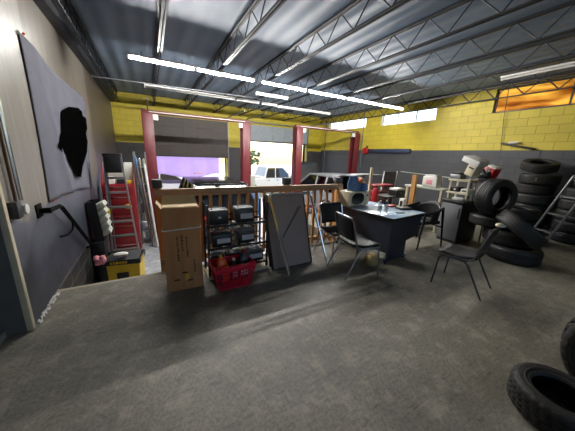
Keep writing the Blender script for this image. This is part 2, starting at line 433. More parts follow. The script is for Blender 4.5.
# sectional doors
def sectional(n, D, zb, zt, mt):
    d = MB(); y = BY-.10; rows = max(2, round((zt-zb)/.42)); h = (zt-zb)/rows
    for r in range(rows):
        d.box(D[0]-.05, D[1]+.05, y, y+.045, zb+r*h+.008, zb+(r+1)*h-.008, bev=.006)
        d.box(D[0]-.05, D[1]+.05, y+.01, y+.035, zb+r*h-.01, zb+r*h+.01)
        for q in range(1, 5):
            xx = D[0]+(D[1]-D[0])*q/5; d.box(xx-.03, xx+.03, y-.02, y, zb+r*h+.01, zb+(r+1)*h-.01)
    o = struct(d.build('door_%d' % n, mt, smooth=False))
    for xx in (D[0]-.09, D[1]+.09):
        MB().tube(fillet([(xx, y+.02, LOW), (xx, y+.02, zt+.19), (xx, y-2.2, zt+.19)], .3, 8), .028, 6).build('track', M['galv'], o)
    MB().cyl((D[0]-.1, y-.02, zt+.1), (D[1]+.1, y-.02, zt+.1), .03).build('torsion_shaft', M['galv'], o)
    B(D[0]-.05, D[1]+.05, y, y+.05, zb-.04, zb).build('bottom_seal', M['black'], o, smooth=False)
    return o
sectional(1, D1, 1.42, HZ, M['door_dark'])
sectional(2, D2, 2.22, HZ, M['door_light'])
# side door in the left wall
d = B(-1.27, -1.225, .92, 2.70, .03, 2.28, bev=.004).build('door_3', M['blue_door'], smooth=False); struct(d)
B(-1.225, -1.20, .92, 2.70, 0, .05, bev=.003).build('threshold', M['light_grey'], d, smooth=False)
B(-1.225, -1.219, 1.2, 2.45, .35, 1.0).build('door_panel', M['blue_door'], d, smooth=False)
# plaster crumbs along the wall foot
m = MB(); rnd = random.Random(3)
for i in range(70):
    y = 2.8+rnd.random()*.58
    m.ball((-1.045+rnd.random()*.035, y, .004+.006*rnd.random()), .006+.008*rnd.random(), (1, 1.5, .8), 1, .25)
o = m.build('plaster_crumbs', M['crumb']); tag(o, 'crumbling white plaster bits along the foot of the grey wall', 'plaster bits'); o['kind'] = 'stuff'
# joists
JX = [8.3-1.14*i for i in range(9)]
JB = 3.28
for i, jx in enumerate(JX):
    y0, y1 = -3.15, BY-.02
    m = MB()
    for s in (-.022, .022):
        m.box(jx+s-.014, jx+s+.014, y0, y1, JB, JB+.022); m.box(jx+s-.016, jx+s+.016, y0, y1, DZ-.036, DZ-.002)
    b = struct(m.build('beam_%d' % (i+1), M['steel_dark'], smooth=False))
    w = MB(); n = 24; st = (y1-y0)/n; pts = []
    for q in range(n+1):
        pts.append((jx, y0+q*st, JB+.02)); 
        if q < n: pts.append((jx, y0+(q+.5)*st, DZ-.02))
    for a, c in zip(pts[:-1], pts[1:]): w.cyl(a, c, .013 if i == 0 else .0085, seg=6)
    w.build('web', M['steel_dark'], b)
# ceiling bridging and the wall-top beam along the left wall
struct(B(-1.05, -.93, 2.0, BY, 3.28, 3.42).build('beam_10', M['steel_dark'], smooth=False))
tag(MB().cyl((-1.0, 7.6, 3.2), (3.2, 7.4, 3.24), .016).build('conduit', M['galv']), 'thin steel conduit crossing under the joists from the grey wall', 'conduit')

# ================================================================== CEILING LIGHTS
def tube_light(x, L, y, z, lit, label, group, ry=False, first=None):
    t = thing('tube_light', label, 'light fixture', (x, y, z), PI/2 if ry else 0, group)
    h = MB(); h.box(0, L, -.065, .065, 0, .03, bev=.004); 
    h.build('housing', M['white'], t)
    MB().cyl((.03, 0, -.022), (L-.03, 0, -.022), .018).build('tube', M['tube'] if lit else M['tube_off'], t)
    for q in (L*.2, L*.8): MB().cyl((q, 0, .03), (q, 0, JB-z+.011), .005, seg=6).build('hanger', M['steel_dark'], t)
    for q in (0, L-.03): B(q, q+.03, -.02, .02, -.045, 0).build('end_cap', M['white'], t, smooth=False)
    return t
G = 'row of lit tube lights'
for x, L, lb in ((-.19, 1.16, 'lit tube light at the end of the row beside the grey wall'), (.98, 1.26, 'second lit tube light of the bright row from the grey wall'),
              (2.41, 1.24, 'lit tube light just past the gap in the bright row'), (3.7, 1.26, 'fourth lit tube light from the grey wall'),
              (5.01, 1.22, 'lit tube light second from the window end of the row'), (6.26, 1.2, 'lit tube light at the window end of the bright row')):
    tube_light(x*.968, L*.968, 5.54, 3.185, True, lb, G)
G = 'unlit strip lights'
for x, L, y, lb in ((.05, 2.45, 8.0, 'unlit white strip light under the joists above the first red lift post'), (2.55, .75, 8.0, 'short unlit strip light above the second red lift post'),
                    (3.42, .55, 8.05, 'shortest unlit strip light over the open bay door'), (4.05, 2.3, 8.15, 'long unlit strip light ending near the high windows'),
                    (2.75, 1.0, 6.9, 'unlit strip light just behind the lit row')):
    tube_light(x, L, y, JB-.032, False, lb, G)
tube_light(6.3, 2.5, .15, JB-.032, False, 'unlit white strip light hanging in front of the amber window', G, True)

# ================================================================== VEHICLE LIFTS
def lift(x0, x1, y, top, label):
    t = thing('vehicle_lift', label, 'vehicle lift', (x0, y, LOW), 0, 'red two-post vehicle lifts')
    W = x1-x0; H = top-LOW
    for xx, s in ((0, 1), (W, -1)):
        p = MB(); w = .14
        p.box(xx-w if s > 0 else xx+w-.02, xx-w+.02 if s > 0 else xx+w, -.15, .15, .02, H, bev=.006)
        for yy in (-.15, .13): p.box(xx-w, xx+w, yy, yy+.02, .02, H, bev=.006)
        po = p.build('post', M['lift_red'], t)
        B(xx-.22, xx+.22, -.24, .24, 0, .02).build('base_plate', M['darkgrey'], t, smooth=False)
        B(xx-.11, xx+.11, -.12, .12, .75, 1.2, bev=.01).build('carriage', M['darkgrey'], t)
        for sy in (-1, 1):
            a = MB(); p0 = Vector((xx+s*.12, sy*.1, .62)); p1 = Vector((xx+s*.72, sy*.95, .62))
            d = (p1-p0); L = d.length; T = Matrix.Translation(p0) @ Matrix.Rotation(math.atan2(d.y, d.x), 4, 'Z')
            a.box(0, L, -.045, .045, -.05, .05, T=T, bev=.006)
            a.build('arm', M['lift_red'], t)
            MB().cyl(p1+Vector((0, 0, .05)), p1+Vector((0, 0, .14)), .05).build('lift_pad', M['black'], t)
    c = MB(); c.box(-.14, W+.14, -.07, .07, H, H+.09, bev=.008); c.build('crossbar', M['lift_red'], t)
    B(.05, W-.05, -.1, -.071, H+.03, H+.05).build('cable_cover', M['light_grey'], t, smooth=False)
    for xx in (.2, W-.2): B(xx-.07, xx+.07, -.14, -.05, H-.17, H-.02, bev=.01).build('limit_box', M['white'], t)
    B(W-.02, W+.12, .16, .22, .3, H-.6).build('cable_guard', M['black'], t, smooth=False)
    return t
lift(.05, 2.93, 8.3, 2.60, 'red two-post lift over the dark vehicle in front of the purple banner')
lift(5.02, 7.95, 8.3, 2.64, 'red two-post lift holding the silver hatchback')

# ================================================================== VEHICLES
def car(name, label, loc, rz, spec, paint, group=None):
    """car pointing to local -Y (front at y = 0 .. rear at y = L), ground at z = 0"""
    t = thing(name, label, 'car', loc, rz, group)
    st = spec['st']; L = st[-1][0]
    rings = []
    for (y, zb, zt, hw) in st:
        zm = zb+(zt-zb)*.55
        half = [(0, zt+.02), (hw*.7, zt+.01), (hw*.93, zt-.03), (hw, zm+.08), (hw, zm-.12), (hw*.94, zb), (hw*.5, zb-.01)]
        rings.append([Vector((x, y, z)) for x, z in half]+[Vector((-x, y, z)) for x, z in reversed(half[1:])])
    MB().rings(rings).build('body', paint, t)
    g = spec['cab']; yA, yB, yC, yD = g['y']; zb, zr, wb, wr = g['z'][0], g['z'][1], g['w'][0], g['w'][1]
    def gp(u, s, k):  # u 0 belt .. 1 roof
        y0 = [yA, yD][k]; y1 = [yB, yC][k]
        return Vector((s*(wb+(wr-wb)*u), y0+(y1-y0)*u, zb+(zr-zb)*u))
    # roof shell
    rf = MB(); 
    rf.grid(6, 4, lambda u, v: Vector(((2*v-1)*wr, yB+(yC-yB)*u, zr+.05*math.sin(PI*u)*(1-(2*v-1)**2*.6))))
    rf.build('roof', paint, t, solid=-.03)
    for s in (-1, 1):
        pil = MB()
        for k, y0, y1 in ((0, yA, yB), (1, yD, yC)): pil.tube([(s*wb, y0, zb-.02), (s*wr, y1, zr)], .045, 6)
        for fr in g['pillars']:
            ym = yB+(yC-yB)*fr; pil.tube([(s*wb, ym+.05, zb-.02), (s*wr, ym, zr)], .035, 6)
        pil.tube([(s*wr, yB, zr), (s*wr, yC, zr)], .035, 6); pil.build('side_pillars', paint, t)
    for s in (-1, 1):
        cuts = [0]+list(g['pillars'])+[1]
        for a, b in zip(cuts[:-1], cuts[1:]):
            ya0 = yA if a == 0 else yB+(yC-yB)*a+.05; yb0 = yD if b == 1 else yB+(yC-yB)*b+.05
            ya1 = yB+(yC-yB)*a; yb1 = yB+(yC-yB)*b
            MB().face([(s*wb*.99, ya0, zb), (s*wb*.99, yb0, zb), (s*wr*.99, yb1, zr), (s*wr*.99, ya1, zr)]).build('side_window', M['carglass'], t, smooth=False, solid=.006)
    MB().face([(-wb*.97, yA, zb), (wb*.97, yA, zb), (wr*.97, yB, zr), (-wr*.97, yB, zr)]).build('windshield', M['carglass'], t, smooth=False, solid=.006)
    if not spec.get('hatch'):
        MB().face([(-wb*.97, yD, zb), (wb*.97, yD, zb), (wr*.97, yC, zr), (-wr*.97, yC, zr)]).build('rear_window', M['carglass'], t, smooth=False, solid=.006)
    for s in (-.5, .5):
        for yy in (yB+.25, (yB+yC)/2+.35):
            q = MB(); q.box(s*wb-.2, s*wb+.2, yy, yy+.14, zb-.35, zb+.28, bev=.04); q.box(s*wb-.1, s*wb+.1, yy+.03, yy+.12, zb+.26, zb+.45, bev=.03)
            q.build('seat', M['vinyl'], t)
    wr_ = spec.get('wr', .32); hwm = max(s[3] for s in st)
    for yy in spec['wheels']:
        for s in (-1, 1):
            T = TR(s*(hwm-.09), yy, wr_, ry=PI/2)
            MB().lathe([(wr_*.62, -.09), (wr_*.9, -.1), (wr_, -.07), (wr_, .07), (wr_*.9, .1), (wr_*.62, .09)], 28, T, True).build('tire', M['rubber'], t)
            h = MB(); h.lathe([(.0, -.06), (.0, .075), (.08, .07), (.1, .05), (wr_*.55, .06), (wr_*.64, .08), (wr_*.64, -.06)], 24, T if s > 0 else TR(s*(hwm-.09), yy, wr_, ry=-PI/2), True)
            h.build('wheel', M['alu'], t)
            a = MB(); pts = [Vector((s*(hwm+.004), yy+math.cos(R(x))*(wr_+.06), wr_+math.sin(R(x))*(wr_+.06))) for x in range(0, 181, 15)]
            a.tube(pts, .03, 6); a.build('wheel_arch', M['black_plastic'], t)
    for s in (-1, 1):
        B(s*.5-.14, s*.5+.14, -.015+.02, .05, st[1][2]-.2, st[1][2]-.07, bev=.02, T=TR(0, 0, 0)).build('headlight', M['white'], t)
        B(s*.6-.1, s*.6+.1, L-.04, L+.012, st[-1][2]-.28, st[-1][2]-.06, bev=.015).build('taillight', M['red'], t)
        B(s*(wb+.13)-.07, s*(wb+.13)+.07, yA+.25, yA+.36, zb+.02, zb+.15, bev=.03).build('mirror', paint, t)
        for yy in spec['handles']: B(s*hwm-.012, s*hwm+.012, yy, yy+.16, zb-.16, zb-.13, bev=.005).build('door_handle', M['chrome'], t)
    B(-hwm*.9, hwm*.9, -.05, .06, st[0][1]+.02, st[0][1]+.2, bev=.03).build('front_bumper', M['black_plastic'], t)
    B(-hwm*.9, hwm*.9, L-.05, L+.06, st[-1][1]+.02, st[-1][1]+.22, bev=.03).build('rear_bumper', spec.get('bump', paint), t)
    B(-.26, .26, L+.06, L+.066, st[-1][1]+.3, st[-1][1]+.42).build('number_plate', M['label'], t, smooth=False)
    return t, spec
hatch = {'st': [(0, .3, .62, .72), (.25, .22, .78, .82), (1.0, .2, .9, .86), (1.35, .2, .95, .87), (2.6, .2, .97, .87), (3.7, .22, .98, .86), (4.05, .26, .94, .83), (4.2, .34, .85, .78)],
         'cab': {'y': (1.15, 1.9, 3.4, 4.0), 'z': (.95, 1.5), 'w': (.80, .62), 'pillars': (.36, .76)}, 'wheels': (.8, 3.4), 'handles': (2.35, 3.0), 'wr': .31, 'hatch': True}
HC = (6.35, 6.05+4.2, LOW+.36)
hc, _ = car('hatchback', 'silver hatchback raised on the red lift with bonnet and tailgate open', HC, PI, hatch, M['silver'])
hc.rotation_euler = (0, 0, PI)
# raised bonnet and tailgate, engine bay
MB().grid(6, 6, lambda u, v: Vector(((2*v-1)*(.74-.1*u), 1.12-.42*u, .99+.92*u+.05*math.sin(PI*v)))).build('bonnet', M['darkgrey'], hc, solid=.03)
B(-.6, .6, .35, 1.05, .8, .97, bev=.04).build('engine', M['black_plastic'], hc)
MB().cyl((-.6, .5, .85), (-.55, .82, 1.55), .01).build('bonnet_prop', M['chrome'], hc)
tg = MB().grid(6, 6, lambda u, v: Vector(((2*v-1)*(.62+.12*u), 3.42+1.0*u, 1.52+.14*u+.05*math.sin(PI*u)+.03*math.sin(PI*v)))).build('tailgate', M['silver'], hc, solid=.05)
MB().grid(2, 2, lambda u, v: Vector(((2*v-1)*(.5+.05*u), 3.52+.4*u, 1.60+.06*u))).build('rear_window', M['carglass'], tg, solid=.006)
B(-.55, .55, 3.3, 4.0, .98, 1.0).build('cargo_cover', M['black'], hc, smooth=False)

suv = {'st': [(0, .35, .8, .8), (.3, .28, .98, .9), (1.2, .26, 1.05, .94), (1.5, .26, 1.08, .95), (3.0, .26, 1.1, .95), (4.3, .28, 1.1, .94), (4.6, .32, 1.06, .92), (4.75, .42, .98, .88)],
       'cab': {'y': (1.3, 2.0, 4.2, 4.62), 'z': (1.08, 1.68), 'w': (.88, .72), 'pillars': (.3, .66)}, 'wheels': (.9, 3.7), 'handles': (2.5, 3.4), 'wr': .36}
car('sport_utility_vehicle', 'dark sport utility vehicle on the shop floor in the bay with the purple banner', (1.72, 11.1, LOW+.005), PI, suv, M['carblack'])
sedan = {'st': [(0, .3, .62, .74), (.25, .22, .75, .84), (1.1, .2, .88, .88), (1.4, .2, .92, .88), (3.0, .2, .95, .88), (3.9, .22, .97, .87), (4.5, .26, .95, .83), (4.65, .36, .86, .78)],
         'cab': {'y': (1.25, 2.0, 3.2, 3.95), 'z': (.93, 1.42), 'w': (.8, .62), 'pillars': (.5,)}, 'wheels': (.85, 3.7), 'handles': (2.5, 3.2), 'wr': .32}
car('sedan', 'white sedan parked outside below the purple banner', (3.0, 14.8, LOW), R(90), sedan, M['carwhite'])
pick = {'st': [(0, .45, .85, .82), (.3, .38, 1.02, .93), (1.2, .36, 1.1, .96), (1.5, .36, 1.14, .97), (3.2, .36, 1.15, .97), (3.4, .38, 1.15, .97), (5.1, .42, 1.15, .96), (5.25, .5, 1.1, .94)],
        'cab': {'y': (1.35, 2.0, 3.1, 3.35), 'z': (1.13, 1.76), 'w': (.88, .72), 'pillars': (.5,)}, 'wheels': (1.0, 4.3), 'handles': (2.4, 3.0), 'wr': .38}
pk, _ = car('pickup_truck', 'white double-cab pickup parked outside the open bay door', (9.6, 15.0, LOW), R(90), pick, M['carwhite'])
B(-.8, .8, 3.5, 5.1, 1.12, 1.18).build('bed_cover', M['black'], pk, smooth=False)

# outside: sapling, pale building
t = thing('sapling', 'small green tree outside beyond the open bay door', 'tree', (7.9, 21, LOW))
MB().tube([(0, 0, 0), (.05, 0, 1.1), (-.03, .02, 2.1)], .05, 6, r2=.03).build('trunk', M['bark'], t)
m = MB(); rr = random.Random(11)
for i in range(46): 
    a = rr.random()*6.28; q = rr.random(); m.ball((math.cos(a)*.75*q, math.sin(a)*.75*q, 1.7+rr.random()*1.1), .13+.1*rr.random(), (1, 1, .7), 1, .3)
m.build('foliage', M['leaf'], t)
m = MB(); m.box(-14, -2, 34, 42, LOW, 3.4)
t = m.build('building', M['facade'], smooth=False); tag(t, 'pale low building across the street outside', 'building')

# ================================================================== PURPLE BANNER
def ban(u, v):
    x = .24+(2.62)*u; sag = .12*math.sin(PI*u)
    z = 1.66-(1.12-.1*math.cos(2*PI*u))*v-.02*sag
    y = BY+.30+.05*math.sin(u*22)*(.3+.7*v)+.12*math.sin(PI*u)*v
    return Vector((x, y, z))
MB().grid(60, 16, ban).build('banner', M['banner_purple'], solid=.004)
tag(bpy.data.objects['banner'], 'purple cloth banner hanging below the dark bay door', 'banner')
bp = bpy.data.objects['banner']
m = MB()
for i, w in enumerate((.05, .03, .06, .04, .05, .03)):
    x = 1.72+i*.085; m.box(x, x+w, BY+.36, BY+.365, .62, .68)
m.build('banner_print', M['label_yellow'], bp, smooth=False)

# ================================================================== GUARD RAIL
t = thing('guard_rail', 'wooden guard rail with close balusters along the platform edge', 'railing', (0, 3.5, 0))
B(.02, 3.14, -.03, .03, 1.02, 1.12, bev=.006).build('top_rail', M['pine_x'], t)
B(.02, 3.14, -.02, .02, .08, .16, bev=.005).build('bottom_rail', M['pine_x'], t)
for i, x in enumerate((.06, 1.98, 3.1)):
    p = B(x-.045, x+.045, .031, .115, -.5, 1.13, bev=.004).build('rail_post', M['pine'], t)
    B(x-.06, x+.06, .02, .13, 1.13, 1.24, bev=.01).build('post_cap', M['darkgrey'], p)
for i in range(22):
    x = .16+i*.137
    B(x-.02, x+.02, -.06, -.021, .04, 1.04, bev=.003).build('baluster', M['pine'], t)

# ================================================================== CARDBOARD BOX
def quad_box(pb, pt):  # ring bottom, ring top
    return MB().rings([[Vector(p) for p in pb], [Vector(p) for p in pt]])
t = thing('cardboard_box', 'tall narrow brown cardboard box with white strap leaning at the rail end', 'box', (.265, 2.96, 0), R(-4))
body = quad_box([(-.2, -.11, 0), (.2, -.11, 0), (.2, .11, 0), (-.2, .11, 0)], [(-.205, -.04, .98), (.195, -.04, .98), (.195, .18, .98), (-.205, .18, .98)])
body.build('carton', M['card'], t, smooth=False)
fl = MB(); fl.face([(-.2, .18, .98), (.19, .18, .98), (.17, .25, 1.08), (-.18, .25, 1.08)]); fl.face([(-.205, -.04, .98), (-.205, .18, .98), (-.25, .17, 1.04), (-.25, -.02, 1.04)])
fl.build('flap', M['card_in'], t, smooth=False, solid=.006)
B(-.19, .18, -.02, .16, .981, .99).build('box_lining', M['card_in'], t, smooth=False)
f = lambda z: -.11+.07*z/.98
sb = MB(); z = .73
sb.tube([(-.209, f(z)-.004, z), (.203, f(z)-.004, z+.015), (.203, f(z)+.225, z+.01), (-.209, f(z)+.225, z)], .008, 6, closed=True); sb.build('strap', M['white'], t)
ink = MB(); rr = random.Random(5)
for c, (x, z0, n) in enumerate(((-.07, .36, 11), (-.02, .48, 7), (.03, .4, 9), (.1, .2, 6))):
    for i in range(n):
        z = z0+i*.028; w = .014+.01*rr.random(); h = .012+.008*rr.random()
        ink.box(x, x+w, f(z)-.003, f(z)+.002, z, z+h)
for x, z in ((-.12, .12), (.02, .1), (-.03, .2)): ink.box(x, x+.06, f(z)-.003, f(z)+.002, z, z+.02)
ink.build('box_print', M['ink'], t, smooth=False)
B(.0, .045, f(.15)-.004, f(.15)+.002, .11, .19).build('yellow_sticker', M['label_yellow'], t, smooth=False)

# ================================================================== BATTERY RACK
t = thing('battery_rack', 'low black metal rack of car batteries against the guard rail', 'rack', (.56, 2.97, 0))
for x in (0, .80):
    for y in (0, .26): B(x-.012, x+.012, y-.012, y+.012, 0, .98).build('upright', M['black'], t, smooth=False)
SH = (.13, .42, .72)
for z in SH:
    s = MB(); s.box(0, .80, -.012, .0, z-.03, z); s.box(0, .80, .26, .272, z-.03, z)
    for q in range(7): s.box(.01+q*.125, .04+q*.125, 0, .26, z-.014, z-.004)
    s.box(0, .80, .25, .26, z+.06, z+.075)
    s.build('shelf', M['black'], t, smooth=False)
B(-.02, .82, -.03, .29, 0, .04).build('base_board', M['cream'], t, smooth=False)
def battery(name, x, y, z, w, d, h, label, lab=True, red=False):
    t = thing(name, label, 'battery', (x, y, z), 0, 'car batteries on the rack')
    B(0, w, 0, d, 0, h*.82, bev=.006).build('case', M['black_plastic'], t)
    B(.004, w-.004, .004, d-.004, h*.82, h*.92, bev=.006).build('lid', M['grey'] if not red else M['black_plastic'], t)
    for q, mt in ((.16, M['red'] if red else M['galv']), (.84, M['galv'])):
        MB().cyl((w*q, d*.3, h*.9), (w*q, d*.3, h), .012).build('terminal', mt, t)
    if lab == 1: B(w*.24, w*.92, -.003, .001, h*.22, h*.56).build('label', M['label'], t, smooth=False)
    if lab == 2: B(w*.45, w*.6, -.003, .001, h*.38, h*.5).build('badge', M['label'], t, smooth=False)
    MB().tube(fillet([(w*.2, d*.55, h*.92), (w*.2, d*.55, h*1.04), (w*.8, d*.55, h*1.04), (w*.8, d*.55, h*.92)], .02), .006, 6).build('carry_handle', M['black'], t)
battery('car_battery', .59, 3.0, SH[2]-.003, .24, .18, .2, 'black car battery with a tiny badge on the top shelf', 2)
battery('car_battery', .93, 3.0, SH[2]-.003, .25, .18, .21, 'car battery with a wide pale label on the top shelf', 1)
battery('car_battery', .615, 3.0, SH[1]-.003, .25, .18, .19, 'car battery with a red terminal on the middle shelf', 1, True)
battery('car_battery', .95, 3.0, SH[1]-.003, .24, .18, .21, 'car battery with grey label on middle shelf near the folding table', 1)
battery('car_battery', .585, 3.0, SH[0]-.003, .18, .18, .2, 'plain black battery on the bottom shelf behind the red basket', 0)
battery('car_battery', .80, 3.0, SH[0]-.003, .22, .18, .19, 'unlabelled battery in the middle of the bottom shelf', 0)
battery('car_battery', 1.05, 3.0, SH[0]-.003, .27, .18, .19, 'long battery with pale label at the right end of the bottom shelf', 1)
# pale scraps on top of the rows
rr = random.Random(2)
m = MB()
for z, n in ((SH[1]+.197, 14), (SH[0]+.195, 26)):
    for i in range(n):
        x = .66+rr.random()*.62; y = 3.01+rr.random()*.14
        m.box(-.03, .03, -.018, .018, -.005, .005, T=TR(x, y, z+.018+.014*rr.random(), rr.random()*.6, rr.random()*.6, rr.random()*3))
o = m.build('packing_scraps', M['white'], smooth=False); tag(o, 'pale paper scraps strewn over the batteries on the rack', 'paper scraps'); o['kind'] = 'stuff'

# ================================================================== RED BASKET
t = thing('shopping_basket', 'red plastic shopping basket of fluid bottles on the floor', 'basket', (.79, 2.74, 0), R(2))
def bk(u, z):  # perimeter point
    k = z/.27; a, b = .19+.055*k, .115+.045*k
    u = (u % 1)*4; i = int(u); q = u-i
    c = [(-a, -b), (a, -b), (a, b), (-a, b)]
    p0, p1 = c[i % 4], c[(i+1) % 4]
    return Vector((p0[0]+(p1[0]-p0[0])*q, p0[1]+(p1[1]-p0[1])*q, z))
m = MB()
for z in (.02, .07, .115, .16, .205): m.tube([bk(i/4, z) for i in range(4)], .006, 5, closed=True)
for i in range(4):
    n = 13 if i % 2 == 0 else 9
    for q in range(n): 
        u = (i+q/n)/4; m.tube([bk(u, .01), bk(u, .25)], .0055, 5)
m.build('lattice', M['basket'], t)
m = MB(); m.grid(4, 4, lambda u, v: Vector(((2*u-1)*.19, (2*v-1)*.115, .008))); m.build('bottom', M['basket'], t, solid=.008)
m = MB(); m.rings([[bk(i/4, .235)+Vector((0, 0, 0)) for i in range(4)], [bk(i/4, .29) for i in range(4)]], True, False)
m.build('side_band', M['basket'], t, smooth=False, solid=.006)
m = MB(); m.tube([bk(i/4, .295) for i in range(4)], .011, 6, closed=True); m.build('rim', M['basket'], t)
for s_ in (-1, 1):
    MB().tube(fillet([(.238, s_*.02, .30), (.236, s_*.15, .312), (-.236, s_*.15, .312), (-.238, s_*.02, .30)], .03), .006, 6).build('handle', M['basket'], t)
def jug(label, loc, rz, tilt, mt, w, d, h, capmt, cat='bottle'):
    t = thing('fluid_bottle', label, cat, loc, rz, 'fluid bottles in the red basket'); t.rotation_euler = (tilt[0], tilt[1], rz)
    m = MB(); rings = []
    for z, k in ((0, .9), (.01, 1), (h*.62, 1), (h*.78, .85), (h*.88, .45), (h*.92, .3)):
        rings.append([Vector((math.copysign(abs(math.cos(a))**.6, math.cos(a))*w*k, math.copysign(abs(math.sin(a))**.6, math.sin(a))*d*k, z)) for a in [2*PI*i/20 for i in range(20)]])
    m.rings(rings).build('bottle_body', mt, t)
    MB().cyl((0, 0, h*.91), (0, 0, h), w*.34).build('cap', capmt, t)
    B(-w*.7, w*.7, -d-.003, -d+.004, h*.15, h*.55).build('label', M['label'] if mt != M['orange'] else M['orange'], t, smooth=False)
jug('bright orange fluid bottle leaning in the red basket', (.69, 2.70, .09), .2, (-.12, -.12, 0), M['orange'], .06, .04, .33, M['label_yellow'])
jug('dark bottle with red cap at the right end of the basket', (.93, 2.76, .05), 0, (-.1, .1, 0), M['darkgrey'], .07, .05, .36, M['red'])
jug('black bottle in the middle of the red basket', (.81, 2.78, .03), .4, (.05, 0, 0), M['black_plastic'], .055, .045, .3, M['white'])
jug('grey blue bottle lying low at the left end of the basket', (.635, 2.72, .03), 1.2, (.0, -.12, 0), M['blue_board'], .045, .04, .27, M['grey'])

# ================================================================== FOLDING TABLE
t = thing('folding_table', 'brown folding table stood on edge with chrome legs out', 'table', (0, 0, 0))
def slab(x0, x1, yb, yt, h, th):
    return MB().rings([[Vector((x0, yb, 0)), Vector((x1, yb, 0)), Vector((x1, yb+th, 0)), Vector((x0, yb+th, 0))],
                       [Vector((x0-.03, yt, h)), Vector((x1-.03, yt, h)), Vector((x1-.03, yt+th, h)), Vector((x0-.03, yt+th, h))]])
slab(1.42, 2.08, 2.86, 3.16, 1.03, .03).build('tabletop', M['tabletop'], t, smooth=False)
m = MB(); m.tube([(1.42, 2.86, .0), (2.08, 2.86, .0), (2.05, 3.16, 1.03), (1.39, 3.16, 1.03)], .014, 6, closed=True); m.build('edge_trim', M['tabledark'], t)
for dx, dy in ((0, 0), (.035, .05)):
    L = MB(); L.tube(fillet([(1.55+dx, 2.63+dy, 0), (1.40+dx, 3.06+dy*.6, 1.06-dy*.4), (2.13+dx*.4, 3.06+dy*.6, 1.06-dy*.4), (2.27+dx*.6, 2.70+dy, 0)], .07), .014, 8)
    L.build('leg_frame', M['chrome'], t)
L = MB(); L.cyl((1.95, 3.06, .86), (1.62, 2.98, .42), .007); L.build('brace', M['darkgrey'], t)
t = slab(1.42, 1.58, 2.97, 3.2, .98, .03).build('table_leaf', M['tabledark'], smooth=False); tag(t, 'dark brown board leaning behind the folding table', 'board')

# ================================================================== STACKING CHAIRS
def stack_chair(label, loc, rz, frame):
    t = thing('stacking_chair', label, 'chair', loc, rz, 'stacking chairs')
    def seat(u, v):
        x = (2*u-1)*.215; y = -.15+.41*v; z = .455-.022*math.cos((2*u-1)*1.3)-.02*v+.012*math.cos(v*6)
        return Vector((x, y, z))
    MB().grid(8, 8, seat).build('seat', M['vinyl'], t, solid=-.03)
    def back(u, v):
        x = (2*u-1)*.205; z = .53+.32*v; y = -.145-.075*v-.03*math.cos((2*u-1)*1.5)
        return Vector((x, y, z))
    MB().grid(8, 6, back).build('backrest', M['vinyl'], t, solid=.022)
    m = MB(); m.tube(fillet([(-.225, .24, .425), (-.225, -.12, .43), (-.225, -.23, .85), (.225, -.23, .85), (.225, -.12, .43), (.225, .24, .425)], .07), .0115, 8)
    m.build('back_frame', frame, t)
    for s in (-1, 1):
        MB().tube(fillet([(s*.225, .05, .415), (s*.225, .235, .415), (s*.238, .27, 0)], .06), .0115, 8).build('leg', frame, t)
        MB().tube(fillet([(s*.225, .1, .413), (s*.225, -.06, .413), (s*.238, -.28, 0)], .06), .0115, 8).build('leg', frame, t)
    m = MB(); m.cyl((-.225, .08, .41), (.225, .08, .41), .009, seg=8); m.cyl((-.225, -.05, .41), (.225, -.05, .41), .009, seg=8); m.build('stretcher', frame, t)
    return t
stack_chair('black stacking chair pulled up to the desk side above the tan ball', (2.45, 2.36, 0), R(-99), M['galv'])
stack_chair('black stacking chair standing alone on the open floor', (3.50, 1.42, 0), R(10), M['darkgrey'])
stack_chair('black chrome stacking chair backed against the rail beside the folding table', (2.60, 2.93, 0), R(176), M['chrome'])
m = MB(); m.ball((0, 0, 0), .05, (1.1, .8, .55), 3, .08); m.ball((.05, -.02, -.01), .03, (1.2, .8, .5), 2, .1)
tag(m.build('rag', M['cream'], loc=(3.58, 1.19, .885)), 'small pale rag lying on the top of the lone chair back', 'rag')

# armchair
t = thing('armchair', 'black armchair with curved arms behind the desk', 'chair', (4.52, 2.72, 0), R(80))
MB().grid(8, 8, lambda u, v: Vector(((2*u-1)*.24, -.22+.46*v, .45-.02*math.sin(PI*u)))).build('seat', M['vinyl'], t, solid=-.06)
def shell(u, v):
    a = -PI*.5+(u-.5)*PI*1.15; r = .29
    x = r*math.cos(a)*1.0; y = r*math.sin(a)*.95-.0
    top = .68+.16*math.exp(-((u-.5)/.27)**2)
    return Vector((x*(1+.08*v), y*(1+.08*v), .5+(top-.5)*v))
MB().grid(20, 6, shell).build('backrest', M['vinyl'], t, solid=.03)
for s in (-1, 1):
    MB().tube(fillet([(s*.29, .24, .66), (s*.31, -.0, .70), (s*.27, -.2, .76)], .08), .026, 8).build('armrest', M['black_gloss'], t)
    MB().tube([(s*.29, .24, .67), (s*.30, .31, 0)], .022, 8, r2=.015).build('leg', M['black_gloss'], t)
    MB().tube([(s*.27, -.2, .74), (s*.29, -.3, 0)], .022, 8, r2=.015).build('leg', M['black_gloss'], t)
m = MB(); m.cyl((-.28, .24, .40), (.28, .24, .40), .014, seg=8); m.cyl((-.27, -.22, .40), (.27, -.22, .40), .014, seg=8); m.build('stretcher', M['black_gloss'], t)

